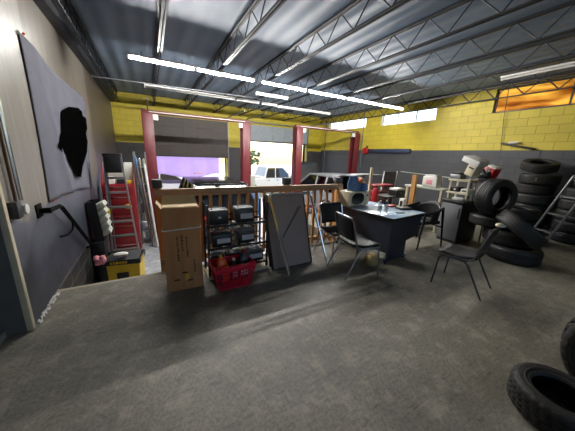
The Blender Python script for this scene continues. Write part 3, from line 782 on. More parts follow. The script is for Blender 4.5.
# ================================================================== DESK
t = thing('office_desk', 'dark office desk with a glossy top, pale reflection in its colour', 'desk', (3.10, 2.27, 0), R(5.5))
DL, DW = 1.14, .95
B(0, DW, 0, DL, .705, .74, bev=.006).build('desktop', M['desk_top'], t)
m = MB(); m.box(-.004, DW+.004, -.004, .0, .7, .742); m.box(-.004, 0, -.004, DL+.004, .7, .742); m.box(DW, DW+.004, 0, DL, .7, .742); m.build('edge_band', M['black'], t, smooth=False)
B(.04, .06, .06, DL-.06, .16, .70).build('modesty_panel', M['desk'], t, smooth=False)
for y in (.04, DL-.07):
    p = MB(); poly = [(.03, .0+.03), (.52, .03), (.52, .30), (.90, .36), (.90, .70), (.03, .70)]
    p.prism(poly, -y-.03, -y, T=Matrix.Rotation(PI/2, 4, 'X')); sd = p.build('side_panel', M['desk'], t, smooth=False)
    B(-.01, .56, y-.01, y+.04, .03, .06, bev=.006).build('foot_bar', M['desk'], t)
    for x in (.02, .53): MB().cyl((x, y+.015, 0), (x, y+.015, .03), .018).build('leveller', M['black'], t)
B(.55, .90, .08, .5, .36, .70, bev=.005).build('drawer_box', M['desk'], t)
# microwave
t = thing('microwave', 'cream microwave with an oval window standing on the desk', 'microwave', (2.99, 3.12, .745), R(5.5))
t.location = (3.0, 3.13, .745)
B(0, .52, 0, .29, .012, .275, bev=.012).build('body', M['cream'], t)
fr = B(.005, .40, -.018, 0, .018, .27, bev=.008).build('door', M['cream'], t)
m = MB(); poly = [(.205+.165*math.copysign(abs(math.cos(a))**.75, math.cos(a)), .148+.105*math.copysign(abs(math.sin(a))**.8, math.sin(a))) for a in [2*PI*i/28 for i in range(28)]]
m.prism([(x+.005, z) for x, z in poly], .017, .022, T=Matrix.Rotation(PI/2, 4, 'X')); m.build('door_window', M['black_gloss'], fr)
B(.405, .515, -.016, 0, .018, .27, bev=.006).build('control_panel', M['cream'], t)
MB().cyl((.46, -.016, .2), (.46, -.03, .2), .018).build('dial', M['darkgrey'], t)
for z in (.05, .085, .12, .155): B(.43, .49, -.019, -.015, z-.012, z+.01).build('button', M['light_grey'], t, smooth=False)
m = MB()
for x in (.05, .47):
    for y in (.04, .25): m.cyl((x, y, 0), (x, y, .014), .015, seg=8)
m.build('foot', M['black'], t)
# things on the microwave
MZ = .745+.275
def bag(u, v):
    a = 2*PI*u; w = (.075+.02*math.sin(3*a))*(1-.35*max(0, v-.6))*(1.05-.25*abs(v-.35)); return Vector((math.cos(a)*w*1.35, math.sin(a)*w*.9, .26*v+.012*math.sin(5*a)*v))
o = MB().grid(24, 10, bag).build('plastic_bag', M['blue'], loc=(3.20, 3.26, MZ)); tag(o, 'crumpled blue plastic bag standing on the microwave', 'bag')
o = MB().grid(24, 10, lambda u, v: bag(u, v*.5)).build('plastic_bag', M['blue'], loc=(3.36, 3.20, MZ)); tag(o, 'smaller blue bag slumped beside the tall blue bag', 'bag')
o = B(-.07, .07, -.06, .06, 0, .16, bev=.004).build('carton', M['card'], loc=(3.42, 3.35, MZ), smooth=False); tag(o, 'brown carton behind the blue bags on the microwave', 'carton')
o = B(-.05, .05, -.04, .04, 0, .07, bev=.004).build('carton', M['cream'], loc=(3.45, 3.35, MZ+.161), smooth=False); tag(o, 'small cream carton on the brown carton', 'carton')
o = MB().tube(fillet([(0, -.08, .02), (0, 0, .045), (0, .08, .02)], .05), .028, 10).build('glove', M['orange'], loc=(3.37, 3.33, MZ+.16)); tag(o, 'orange red glove lying on the brown carton', 'glove')
# water bottles
def water(label, x, y):
    t = thing('water_bottle', label, 'bottle', (x, y, .741), 0, 'clear water bottles on the desk')
    MB().lathe([(0.001, .0), (.028, 0), (.032, .01), (.032, .06), (.029, .075), (.032, .09), (.032, .15), (.026, .178), (.014, .20), (.012, .215), (.001, .216)], 18).build('bottle_body', M['bottle'], t)
    MB().cyl((0, 0, .212), (0, 0, .232), .0145).build('cap', M['white'], t)
    MB().lathe([(.0325, .07), (.033, .09), (.033, .125), (.0325, .14)], 18).build('label', M['label'], t)
water('clear water bottle nearer the microwave', 3.12, 2.56); water('clear water bottle nearer the armchair', 3.24, 2.54)
o = B(-.075, .075, -.012, .012, 0, .012, bev=.004).build('pocket_knife', M['black'], loc=(3.56, 2.5, .741)); o.rotation_euler.z = R(-20); tag(o, 'thin black pen-like tool lying on the desk corner', 'tool')
o = B(-.1, .1, -.07, .07, 0, .003).build('paper', M['white'], loc=(3.75, 3.1, .741), smooth=False); o.rotation_euler.z = .4; tag(o, 'white sheet of paper lying on the desk', 'paper')
o = B(-.09, .09, -.05, .05, 0, .03, bev=.006).build('wallet', M['red'], loc=(3.9, 2.95, .741)); o.rotation_euler.z = .2; tag(o, 'small red box lying at the far edge of the desk', 'box')
o = B(-.12, .12, -.08, .08, 0, .035, bev=.006).build('clipboard', M['black_plastic'], loc=(3.92, 2.7, .741)); o.rotation_euler.z = -.3; tag(o, 'flat black case lying on the desk near the armchair', 'case')
t = tag(MB().ball((0, 0, 0), .108, (1, 1, 1), 4, .01).build('foam_ball', M['foam'], loc=(2.84, 2.36, .107)), 'tan ball on the floor between chair legs and desk', 'ball')

# ================================================================== CABINET, RACK AND CLUTTER BESIDE THE TIRES
CR = R(-4)
t = thing('cabinet', 'small dark grey cabinet with black sides beside the tires', 'cabinet', (5.2, 2.36, 0), CR)
B(.02, .62, 0, .4, .03, .80, bev=.006).build('carcass', M['black'], t)
dr = B(0, .02, .005, .395, .05, .79, bev=.006).build('door', M['grey'], t)
B(-.02, 0, .03, .045, .5, .72, bev=.004).build('handle', M['black'], dr)
B(.0, .6, .02, .38, 0, .03).build('plinth', M['black'], t, smooth=False)
o = B(.0, .62, -.02, .42, 0, .06, bev=.02, T=None).build('tray', M['black_plastic'], loc=(5.18, 2.36, .801)); o.rotation_euler.z = CR; tag(o, 'shallow black tray lying on top of the grey cabinet', 'tray')
t = thing('shelf_rack', 'two-tier cream rack loaded with machines on the grey cabinet', 'rack', (5.3, 2.28, .862), CR)
for x in (0, .24):
    for y in (.1, .44): B(x-.014, x+.014, y-.014, y+.014, 0, .44).build('upright', M['cream'], t, smooth=False)
for z in (.12, .37):
    B(-.03, .27, .06, .48, z, z+.035, bev=.004).build('shelf', M['cream'], t)
def item(name, label, cat, bx, mt, loc, rz=0, rot=None, bev=.006, parts=()):
    t = thing(name, label, cat, loc, rz)
    if rot: t.rotation_euler = rot
    B(*bx, bev=bev).build('body', mt, t)
    for (n, b2, m2) in parts: B(*b2, bev=.003).build(n, m2, t)
    return t
Z1, Z2 = .862+.156, .862+.406
item('receiver', 'white receiver box on the lower shelf of the cream rack', 'machine', (0, .2, 0, .14, 0, .07), M['white'], (5.3, 2.36, Z1), CR, parts=(('front_panel', (-.004, 0, .02, .12, .02, .05), M['black']),))
item('grinder', 'black bench tool on the lower shelf of the cream rack', 'tool', (0, .18, 0, .16, 0, .1), M['black_plastic'], (5.32, 2.55, Z1), CR, parts=(('switch', (-.005, 0, .05, .09, .03, .06), M['white']),))
item('tool_tray', 'grey steel tray of loose tools on the upper shelf', 'tray', (0, .2, 0, .2, 0, .09), M['galv'], (5.3, 2.55, Z2), CR, parts=(('tools', (.02, .18, .02, .18, .09, .13), M['black']),))
t = item('printer', 'big white desktop machine tilted on the cream rack', 'machine', (0, .22, 0, .17, 0, .22), M['cream'], (5.34, 2.38, Z2+.055), rot=(R(20), R(-4), R(-10)), bev=.012,
         parts=(('cover', (-.04, .24, -.03, .30, .22, .32), M['white']), ('front_slot', (-.006, 0, .03, .13, .14, .17), M['blue_board'])))
t = thing('red_toolbox', 'red metal case tilted behind the white machine', 'case', (6.08, 2.38, 1.27), R(0)); t.rotation_euler = (R(18), 0, R(-8))
B(0, .22, 0, .2, 0, .22, bev=.01).build('body', M['red'], t); B(-.005, .225, -.005, .205, .22, .25, bev=.01).build('lid', M['white'], t); B(-.012, 0, .07, .14, .15, .2).build('latch', M['chrome'], t)
t = thing('air_pump', 'black motor unit between the white machine and the red case', 'motor', (5.87, 2.34, 1.241))
B(0, .16, 0, .2, 0, .05, bev=.006).build('base', M['black'], t)
MB().lathe([(.001, 0), (.07, 0), (.075, .01), (.075, .17), (.06, .19), (.001, .19)], 18, TR(.08, .0, .12, rx=-PI/2)).build('drum', M['black_plastic'], t)
MB().cyl((.08, .06, .18), (.08, .06, .26), .012).build('stem', M['chrome'], t)
t = thing('side_table', 'black metal stand under the red case behind the upright tire', 'stand', (5.84, 2.20, 0))
B(0, .52, 0, .40, 1.2, 1.24, bev=.004).build('tabletop', M['black'], t)
for x in (.02, .50):
    for y in (.02, .38): MB().cyl((x, y, 0), (x, y, 1.2), .016, seg=8).build('leg', M['black'], t)
m = MB(); m.tube(fillet([(0, 0, 0), (.06, -.06, .10), (.10, -.16, .02), (.12, -.3, -.18)], .08), .016, 8)
tag(m.build('black_hose', M['black'], loc=(5.60, 2.60, 1.56)), 'short black hose beside the big white machine', 'hose')
item('plastic_sack', 'crumpled pale plastic sack on the black tray', 'bag', (0, .14, 0, .2, 0, .06), M['white'], (5.22, 2.38, .862), .2, bev=.025)

# cream stand with white box, plank etc.
t = thing('shelf_stand', 'cream wooden stand behind the armchair holding a white box', 'stand', (5.6, 2.98, 0))
B(0, .42, 0, .95, .96, 1.0, bev=.004).build('tabletop', M['light_grey'], t); B(0, .42, 0, .95, .45, .48, bev=.004).build('shelf', M['cream'], t)
for x in (.02, .36):
    for y in (.03, .87): B(x, x+.045, y, y+.045, 0, .96).build('leg', M['cream'], t, smooth=False)
t = item('white_canister', 'white square container on the cream stand against the dark wall', 'container', (0, .26, 0, .34, 0, .25), M['white'], (5.72, 3.22, 1.001), .05, bev=.03, parts=(('label', (-.004, 0, .1, .24, .06, .17), M['pink']), ('lid', (.03, .23, .04, .3, .25, .28), M['white'])))
t = tag(B(-.03, .03, -.055, .055, 0, .86, bev=.004).build('plank', M['plank'], loc=(5.5, 3.62, .40), smooth=False), 'short wooden plank standing on the grey box by the cream stand', 'plank'); t.location.z = .401
item('storage_box', 'grey box with the wooden plank standing on it', 'box', (0, .3, 0, .4, 0, .4), M['grey'], (5.28, 3.4, 0), 0)
item('storage_box', 'small white box with a dark face beside the plank', 'box', (0, .1, 0, .12, 0, .28), M['white'], (5.3, 3.68, .401), 0, parts=(('dark_face', (-.004, 0, .03, .1, .06, .22), M['black']),))
t = thing('work_table', 'low black work table behind the desk', 'table', (5.0, 3.95, 0))
B(0, .8, 0, .5, .66, .70, bev=.005).build('tabletop', M['black'], t)
for x in (.02, .74):
    for y in (.02, .44): B(x, x+.04, y, y+.04, 0, .66).build('leg', M['black'], t, smooth=False)
item('car_stereo', 'black stereo on the work table behind the desk', 'stereo', (0, .34, 0, .26, 0, .13), M['black_plastic'], (5.42, 3.99, .701), 0, parts=(('display', (.12, .2, -.004, 0, .05, .08), M['grey']),))
item('flat_carton', 'flat white carton lying on the black stereo', 'carton', (0, .34, 0, .22, 0, .05), M['white'], (5.43, 4.0, .832), .1)
# red service cart with grey sloping panel
t = thing('service_cart', 'red two-tier service cart behind the desk', 'cart', (5.18, 4.52, 0))
for z in (.45, .66, .86): B(0, .8, 0, .34, z, z+.05, bev=.006).build('tray', M['chest_red'], t)
for x in (0, .77):
    for y in (0, .31): B(x, x+.03, y, y+.03, .06, .9).build('upright', M['chest_red'], t, smooth=False); MB().cyl((x+.015, y+.005, .03), (x+.015, y+.025, .03), .03).build('caster', M['black'], t)
t = thing('loading_ramp', 'grey ramp with two pale side rails leaning behind the red cart', 'ramp', (6.1, 5.2, 0))
m = MB(); m.rings([[Vector((.1, -.02, .0)), Vector((.7, -.02, 0)), Vector((.7, .01, 0)), Vector((.1, .01, 0))], [Vector((.25, .02, 1.22)), Vector((.85, .02, 1.22)), Vector((.85, .04, 1.22)), Vector((.25, .04, 1.22))]])
m.build('panel', M['grey'], t, smooth=False)
for x in (.1, .7): MB().cyl((x, -.03, .0), (x+.15, .015, 1.24), .018, seg=8).build('side_rail', M['white'], t)
t = thing('fire_extinguisher', 'red fire extinguisher behind the microwave end of the desk', 'extinguisher', (3.95, 3.95, 0))
t.location = (4.88, 4.2, 0)
o2 = thing('white_post', 'thin white wooden post behind the desk', 'post', (4.90, 4.42, 0)); B(-.035, .035, -.02, .02, 0, 1.38).build('board', M['cream'], o2, smooth=False)
MB().lathe([(.001, .42), (.075, .42), (.08, .44), (.08, .82), (.06, .87), (.025, .9), (.001, .905)], 18).build('cylinder', M['red'], t); MB().cyl((0, 0, .9), (0, 0, .95), .02).build('valve', M['black'], t)
B(-.1, .1, -.1, .1, 0, .42, bev=.01).build('stand', M['darkgrey'], t)
# cartons under the armchair
for i, (x, y, z, w, h, mt, lb) in enumerate(((4.78, 3.05, 0, .24, .14, M['card'], 'brown carton on the floor behind the armchair legs'), (4.83, 3.1, .141, .18, .12, M['white'], 'white carton on the brown carton behind the armchair'), (5.02, 3.2, 0, .2, .24, M['cream'], 'cream carton on the floor between armchair and stand'))):
    tag(B(0, w, 0, .2, 0, h, bev=.006).build('floor_carton', mt, loc=(x, y, z), smooth=False), lb, 'carton')

# ================================================================== TIRES
def tire_prof(Rr, w):
    ri = Rr*.58
    P = [(ri, -w*.36), (ri*1.06, -w*.44), (Rr*.8, -w*.5), (Rr*.92, -w*.485), (Rr*.965, -w*.43), (Rr*.99, -w*.38)]
    for c in (-.24, -.08, .08, .24):
        P += [(Rr, (c-.03)*w), (Rr*.975, (c-.022)*w), (Rr*.975, (c+.022)*w), (Rr, (c+.03)*w)]
    P += [(Rr*.99, w*.38), (Rr*.965, w*.43), (Rr*.92, w*.485), (Rr*.8, w*.5), (ri*1.06, w*.44), (ri, w*.36), (ri*1.02, w*.3), (Rr*.93, w*.34), (Rr*.94, 0), (Rr*.93, -w*.34), (ri*1.02, -w*.3)]
    return P
def axis_rot(v): return tuple(Vector(v).normalized().to_track_quat('Z', 'Y').to_euler())
def tire(label, loc, rot, Rr=.34, w=.23, group='used tires piled by the wall', mt='rubber', blocks=False):
    t = thing('tire', label, 'tire', loc, 0, group); t.rotation_euler = rot
    seg = 120 if blocks else 48; P = tire_prof(Rr, w); rings = []
    for k in range(seg):
        a = 2*PI*k/seg; r2 = []
        for (r, z) in P:
            q = r
            if blocks and r > Rr*.955:
                ph = (k+int((z/w+.5)*5)) % 4
                if ph == 0: q = r-.008
            r2.append(Vector((q*math.cos(a), q*math.sin(a), z)))
        rings.append(r2)
    m = MB(); m.rings(rings, True, False, True); m.build('carcass', M[mt], t)
    s = MB()
    for zz in (-.492, .492):
        s.lathe([(Rr*.72, zz*w), (Rr*.73, zz*w*1.025), (Rr*.74, zz*w)], 48); s.lathe([(Rr*.86, zz*w), (Rr*.87, zz*w*1.02), (Rr*.88, zz*w)], 48)
    s.build('sidewall_rib', M[mt], t)
    return t
# near cluster
tire('flat tire at the bottom of the pile near the lone chair', (5.36, 1.52, .125), (0, 0, 0), .37, .25)
tire('flat tire second in the pile under the upright tire', (5.42, 1.66, .375), (R(2), 0, 0), .35, .24)
tire('flat tire directly beneath the upright tire', (5.36, 1.92, .59), (0, R(2), 0), .33, .18)
tire('upright tire standing on top of the near pile beside the cabinet', (5.20, 1.88, 1.03), (R(90), 0, R(-18)), .32, .26)
tire('tire leaning against the front of the near pile', (5.08, 1.42, .60), axis_rot((.33, -.5, .76)), .36, .22)
# tall stack at the wall
for i in range(6):
    tire('%s tire of the tall stack against the dark wall' % ['bottom', 'second lowest', 'third lowest', 'third highest', 'second highest', 'topmost flat'][i], (7.98+.03*math.sin(i*2), 2.17+.03*math.cos(i*3), .12+i*.232), (0, 0, i), .35+.01*(i % 2), .23, mt='rubber_grey' if i > 3 else 'rubber')
tire('tilted tire lying loose on top of the tall stack', (7.95, 2.20, 1.58), (R(7), R(-13), 0), .33, .2, mt='rubber_grey')
for i in range(5):
    tire('%s tire of the stack hidden behind the folding step' % ['bottom', 'second lowest', 'middle', 'second highest', 'topmost flat'][i], (7.85, 1.36, .12+i*.232), (0, 0, i), .34, .23)
tire('upright tire standing on the stack behind the folding step', (7.9, 1.3, 1.19+.32), (R(90), 0, R(-40)), .32, .21, mt='rubber_grey')
tire('flat tire between the near pile and the tall stack', (6.85, 2.0, .12), (0, 0, 0), .36, .24)
tire('flat tire on the one lying between the two stacks', (6.88, 2.04, .356), (0, 0, 0), .35, .23)
tire('third flat tire up between the two stacks', (6.85, 2.02, .588), (0, 0, 0), .34, .23)
# foreground pair
tire('nearest tire lying flat on the floor in the foreground', (2.2, .2, .10), (0, 0, .2), .25, .19, 'tires in the foreground', 'rubber_grey', True)
tire('big upright tire standing at the edge of the foreground', (2.64, -.04, .38), (R(90), 0, R(-80)), .38, .22, 'tires in the foreground', 'rubber_grey', True)
o = B(-.06, .06, -.004, .004, -.05, .05).build('tire_tag', M['card_in'], loc=(7.62, 2.24, 1.33), smooth=False); o.rotation_euler.z = R(80); o.location = (7.625, 2.15, 1.28); tag(o, 'small pale paper tag stuck to the tall tire stack', 'tag')

# folding step stand
t = thing('step_stand', 'grey folding step ladder beside the tire stacks', 'step ladder', (0, 0, 0))
def stair(u, s):
    return Vector((6.2, 1.68, 0))*(1-u)+Vector((6.2, 1.26, 1.45))*u+Vector((-.2, -.29, 0))*s
for s in (0, 1): 
    MB().tube([stair(0, s), stair(1, s)], .018, 8).build('side_rail', M['galv'], t)
    q = stair(1, s); MB().tube([q, (q.x+.02, q.y-.5, 0)], .016, 8).build('rear_leg', M['darkgrey'], t)
for u in (.3, .52, .74, .97):
    a, b = stair(u, 0), stair(u, 1); d = Vector((.02, -.12, 0)); 
    m = MB(); m.rings([[a, b, b+d, a+d], [a+Vector((0, 0, .025)), b+Vector((0, 0, .025)), b+d+Vector((0, 0, .025)), a+d+Vector((0, 0, .025))]])
    m.build('step' if u < .9 else 'top_step', M['grey'], t, smooth=False)

# ================================================================== RIGHT WALL FITTINGS
t = thing('wall_shelf', 'narrow black shelf with a pale bundle on the block wall', 'shelf', (8.39, 2.52, 1.96)); t.rotation_euler = (R(12), 0, 0)
B(0, .11, 0, .72, 0, .05, bev=.004).build('board', M['black'], t)
o = MB().ball((0, 0, 0), .05, (.8, 2.4, .6), 3, .12).build('paper_bundle', M['white'], loc=(8.43, 2.95, 2.145)); tag(o, 'crumpled white paper bundle on the narrow black wall shelf', 'paper')
tag(MB().tube([(8.46, 3.35, 3.6), (8.45, 3.3, 2.8), (8.46, 3.2, 1.95)], .008, 6).build('power_cord', M['black']), 'black cord hanging down the yellow wall past the amber window', 'cord')
tag(MB().tube([(8.47, 11.1, 3.5), (8.47, 11.1, .2)], .02, 8).build('wall_conduit', M['grey']), 'thin grey conduit down the corner of the block wall', 'conduit')
t = thing('hose_reel', 'round red hose reel on the block wall', 'hose reel', (8.4, 8.05, 1.93))
MB().lathe([(.001, -.06), (.13, -.06), (.14, -.05), (.1, -.03), (.1, .03), (.14, .05), (.13, .06), (.001, .06)], 24, TR(ry=PI/2)).build('drum', M['red'], t)
B(.04, .1, -.03, .03, -.1, .2).build('bracket', M['black'], t, smooth=False)
MB().tube([(0, .1, 0), (0, .11, -.6), (-.01, .09, -1.1)], .012, 6).build('hose', M['darkgrey'], t)
tag(B(8.4, 8.48, 5.9, 7.9, 1.86, 2.0, bev=.005).build('wall_board', M['blue_board']), 'long dark blue board on the wall beside the hose reel', 'board')
tag(MB().tube([(8.48, 6.2, 1.16), (8.48, 4.6, 1.1), (8.48, 2.8, 1.06)], .014, 6).build('air_line', M['light_grey']), 'pale air line running low along the dark block wall', 'pipe')
tag(MB().tube([(8.42, 8.35, 3.5), (8.42, 8.3, 1.2)], .02, 6).build('drop_pipe', M['galv']), 'steel pipe dropping down the yellow wall above the hose reel', 'pipe')

# ================================================================== LEFT WALL FITTINGS
XL = -1.05
# grey sheet with black print
TL, TRr, BL, BR = (3.78, 2.72), (6.72, 2.55), (3.70, .98), (5.95, .84)
def sheet(u, v):
    top_z = TL[1]*(1-u)+TRr[1]*u-.07*math.sin(PI*min(1, u*1.2)); bz = BL[1]*(1-u)+BR[1]*u+.05*math.sin(PI*u)
    ty = TL[0]*(1-u)+TRr[0]*u; by = BL[0]*(1-u)+BR[0]*u
    pinch = .1*math.sin(PI*v)
    y = ty*(1-v)+by*v+pinch*(1-2*u)*.4; z = top_z*(1-v)+bz*v
    fold = .012*(1+math.sin(u*17+v*3+1.5*math.sin(v*4)))*(.3+.7*v)*min(1, u*9)+.012*math.exp(-((u-.12)/.07)**2)+.03*math.exp(-((u-.10-.25*v)/.04)**2)*v
    return Vector((XL+.010+max(0, fold), y, z))
t = thing('wall_sheet', 'grey fabric sheet with a black shape hung on the wall', 'banner', (0, 0, 0))
MB().grid(64, 32, sheet).build('fabric', M['banner_grey'], t, solid=.003)
blob = [(4.7, 2.09), (5.12, 2.2), (5.74, 2.27), (6.02, 2.25), (6.03, 2.17), (6.3, 2.16), (6.28, 1.97), (6.06, 1.86), (6.12, 1.72), (5.93, 1.53), (5.65, 1.40), (5.4, 1.3), (5.16, 1.13), (4.9, 1.17), (4.81, 1.28), (4.6, 1.4), (4.55, 1.5), (4.40, 1.52), (4.27, 1.6), (4.39, 1.74), (4.55, 1.81)]
m = MB(); m.prism([(y, z) for y, z in blob], 0, .002, T=Matrix(((0, 0, 1, XL+.046), (1, 0, 0, 0), (0, 1, 0, 0), (0, 0, 0, 1))))
m.build('black_shape', mat('black_print', (5, 5, 5), 1, spec=0), t, smooth=False)
for y, z in ((3.80, 2.7), (6.70, 2.54), (3.71, 1.0)): MB().ball((XL+.045, y, z), .014, (1, 1, 1), 2).build('pin', M['orange'], t)
# handrail
t = thing('wall_handrail', 'black handrail sloping down the wall beside the platform edge', 'handrail', (0, 0, 0))
B(XL, XL+.012, 3.32, 3.46, .88, 1.02, bev=.003).build('wall_plate', M['rail_black'], t)
m = MB(); pts = [(-.97, 3.40, .945), (-.97, 3.78, .92), (-.97, 5.1, -.10)]
m.tube(fillet(pts, .04), .026, 4); m.cyl((XL, 3.40, .945), (-.95, 3.40, .945), .03, seg=8); m.build('rail', M['rail_black'], t)
MB().tube(fillet([(-.97, 4.12, .64), (-.965, 4.08, .54), (-1.0, 3.95, .50), (XL, 3.85, .52)], .08), .012, 6).build('bracket', M['rail_black'], t)
MB().tube([(-.97, 5.0, -.02), (XL, 4.95, -.02)], .02, 6).build('bracket', M['rail_black'], t)
# electrical box and conduits
t = thing('junction_box', 'grey electrical box with a round white cover on the wall', 'electrical box', (XL, 2.76, 1.0))
B(0, .06, .0, .085, 0, .14, bev=.004).build('box_body', M['darkgrey'], t)
MB().lathe([(.001, .075), (.042, .075), (.046, .065), (.046, 0)], 20, TR(.0, .135, .06, ry=PI/2)).build('round_cover', M['white'], t)
t.location.y = 2.80
tag(MB().tube([(XL+.03, 2.98, 1.13), (XL+.03, 2.98, 2.4), (XL+.03, 2.97, DZ)], .016, 8).build('conduit', M['chrome']), 'shiny steel conduit rising up the wall beside the door', 'conduit')
tag(MB().tube([(XL+.025, 2.90, 1.10), (XL+.025, 2.91, 2.4), (XL+.025, 2.9, DZ)], .012, 8).build('cable', M['bark']), 'brown cable running beside the shiny conduit', 'cable')

# ================================================================== LOWER LEFT CLUTTER
# organiser with tilted bins on a dark crate
tag(B(-1.03, -.84, 5.2, 5.62, LOW, -.04, bev=.01).build('storage_crate', M['black']), 'black crate under the tilted bin organiser', 'crate')
t = thing('bin_organiser', 'black organiser with five tilted pale bins against the wall', 'organiser', (-.98, 5.28, -.04)); t.rotation_euler = (0, R(-4), 0)
m = MB(); m.box(0, .02, 0, .3, 0, .72); m.box(0, .14, -.01, 0, 0, .72); m.box(0, .14, .3, .31, 0, .72); m.build('case', M['black'], t, smooth=False)
for i in range(5):
    m = MB(); m.box(0, .24, .01, .29, 0, .085, T=TR(.05, 0, .03+i*.125, ry=R(-24)), bev=.008); b = m.build('bin', M['light_grey'], t)
o = B(-.05, .05, -.02, .02, 0, .12, bev=.01).build('sponge', M['yellow'], loc=(-.62, 5.35, -.039)); o.location = (-.80, 5.66, .36); tag(o, 'yellow sponge stuck to the side of the step ladder', 'sponge')
# yellow tote
t = thing('tool_tote', 'open black and yellow tool chest below the platform edge', 'tool chest', (-.88, 4.80, LOW), R(-9))
def shellbox(x0, x1, y0, y1, z0, z1, th, taper=.9):
    m = MB(); cx, cy = (x0+x1)/2, (y0+y1)/2
    def ring(k, z, i): return [Vector((cx+(sx*(x1-x0)/2-sx*i)*k, cy+(sy*(y1-y0)/2-sy*i)*k, z)) for sx, sy in ((-1, -1), (1, -1), (1, 1), (-1, 1))]
    return m.rings([ring(taper, z0, 0), ring(1, z1, 0), ring(1, z1, th), ring(taper, z0+.02, th)])
shellbox(0, .58, 0, .42, .0, .64, .012, .9).build('tub', M['yellow'], t, smooth=False)
shellbox(-.02, .60, -.02, .44, .615, .70, .03, 1).build('rim', M['black_plastic'], t, smooth=False)
B(-.016, .09, -.012, .43, .0, .61, bev=.01).build('corner_guard', M['black_plastic'], t)
B(.22, .40, -.004, .03, .30, .46, bev=.003).build('emblem', M['black'], t)
m = MB(); x = .15
for w in (.03, .03, .04, .028, .03, .03): m.box(x, x+w, -.024, -.018, .635, .675); x += w+.012
m.build('lettering', M['yellow'], t, smooth=False)
m = MB(); y = .06
for w in (.05, .04, .05, .04): m.box(.598, .604, y, y+w, .635, .68); y += w+.012
m.build('side_lettering', M['yellow'], t, smooth=False)
t2 = tag(B(0, .5, 0, .3, 0, .02, bev=.004).build('metal_tray', M['darkgrey'], loc=(-.80, 4.86, LOW+.62)), 'grey metal tray lying tilted inside the tool chest', 'tray'); t2.rotation_euler = (R(12), R(-5), R(-9))
m = MB(); m.ball((0, 0, 0), .075, (1.5, .8, .55), 3, .03); t2 = m.build('white_bottle', M['white'], loc=(-.58, 4.88, LOW+.755)); tag(t2, 'white plastic bottle lying on top of the tool chest', 'bottle')
m = MB(); rr = random.Random(9)
for i in range(16): m.ball((rr.uniform(-.06, .06), rr.uniform(-.03, .03), rr.uniform(-.07, .05)), .045, (1, .9, .9), 2, .12)
tag(m.build('pink_cloth', M['pink'], loc=(-.86, 4.79, LOW+.745)), 'fluffy pink cloth hung over the tool chest corner', 'cloth')
# step ladder
t = thing('step_ladder', 'grey aluminium step ladder with a black tray top', 'step ladder', (-.63, 5.95, LOW))
def lr(u, s): return Vector((s*(.23-.10*u)+.07*(1-u), -.45*(1-u), 2.42*u))
for s, mt in ((-1, 'galv'), (1, 'alu')):
    a, b = lr(0, s), lr(1, s); d = Vector((0, .06, 0)); e = Vector((.025*s, 0, 0))
    MB().rings([[a, a+e, a+e+d, a+d], [b, b+e, b+e+d, b+d]]).build('front_rail', M[mt], t, smooth=False)
    MB().tube([(s*.13, .08, 2.38), (s*.24, .62, 0)], .016, 6).build('rear_rail', M['galv'], t)
for i in range(1, 8):
    u = i*.118; a, b = lr(u, -1), lr(u, 1)
    B(a.x, b.x, a.y-.01, a.y+.09, a.z-.025, a.z+.012, bev=.004).build('step', M['galv'], t)
B(-.15, .15, -.08, .16, 2.40, 2.46, bev=.008).build('top_cap', M['black_plastic'], t)
B(-.13, .14, -.13, -.05, 2.1, 2.42, bev=.01).build('bucket_tray', M['black_plastic'], t)
# red tool chest
t = thing('tool_cabinet', 'tall red rolling tool chest with lid propped open', 'tool chest', (-.97, 6.6, LOW))
B(0, .62, 0, .45, .12, 1.78, bev=.01).build('carcass', M['chest_red'], t)
for i in range(7):
    dz = .16+i*.23; dr = B(.03, .59, -.02, 0, dz, dz+.21, bev=.006).build('drawer', M['chest_red'], t); B(.08, .54, -.03, -.018, dz+.165, dz+.185).build('handle', M['chrome'], dr, smooth=False)
B(.02, .60, .43, .46, 1.78, 2.25, bev=.006, T=TR(0, 0, 0)).build('lid', M['light_grey'], t)
for x in (.0, .61): MB().prism([(0, 1.78), (.44, 1.78), (.45, 2.22)], x, x+.012, T=Matrix(((0, 0, 1, 0), (1, 0, 0, 0), (0, 1, 0, 0), (0, 0, 0, 1)))).build('lid_side', M['chest_red'], t, smooth=False)
for x in (.08, .54):
    for y in (.08, .38): MB().cyl((x-.02, y, .06), (x+.02, y, .06), .06).build('caster', M['black'], t)
for i, (x, w, h, mt, lb) in enumerate(((.12, .12, .16, 'white', 'white carton in the open top of the red tool chest'), (.28, .16, .1, 'black_plastic', 'black case in the open top of the red tool chest'), (.46, .1, .07, 'yellow', 'yellow carton in the open top of the red tool chest'))):
    tag(B(0, w, 0, .14, 0, h, bev=.006).build('small_carton', M[mt], loc=(-.97+x, 6.7, LOW+1.781), smooth=False), lb, 'carton')
m = MB(); m.ball((0, 0, 0), .07, (1, .5, .8), 3, .15); tag(m.build('yellow_rag', M['yellow'], loc=(-.52, 6.545, .33)), 'yellow rag hanging on a drawer of the red tool chest', 'rag')
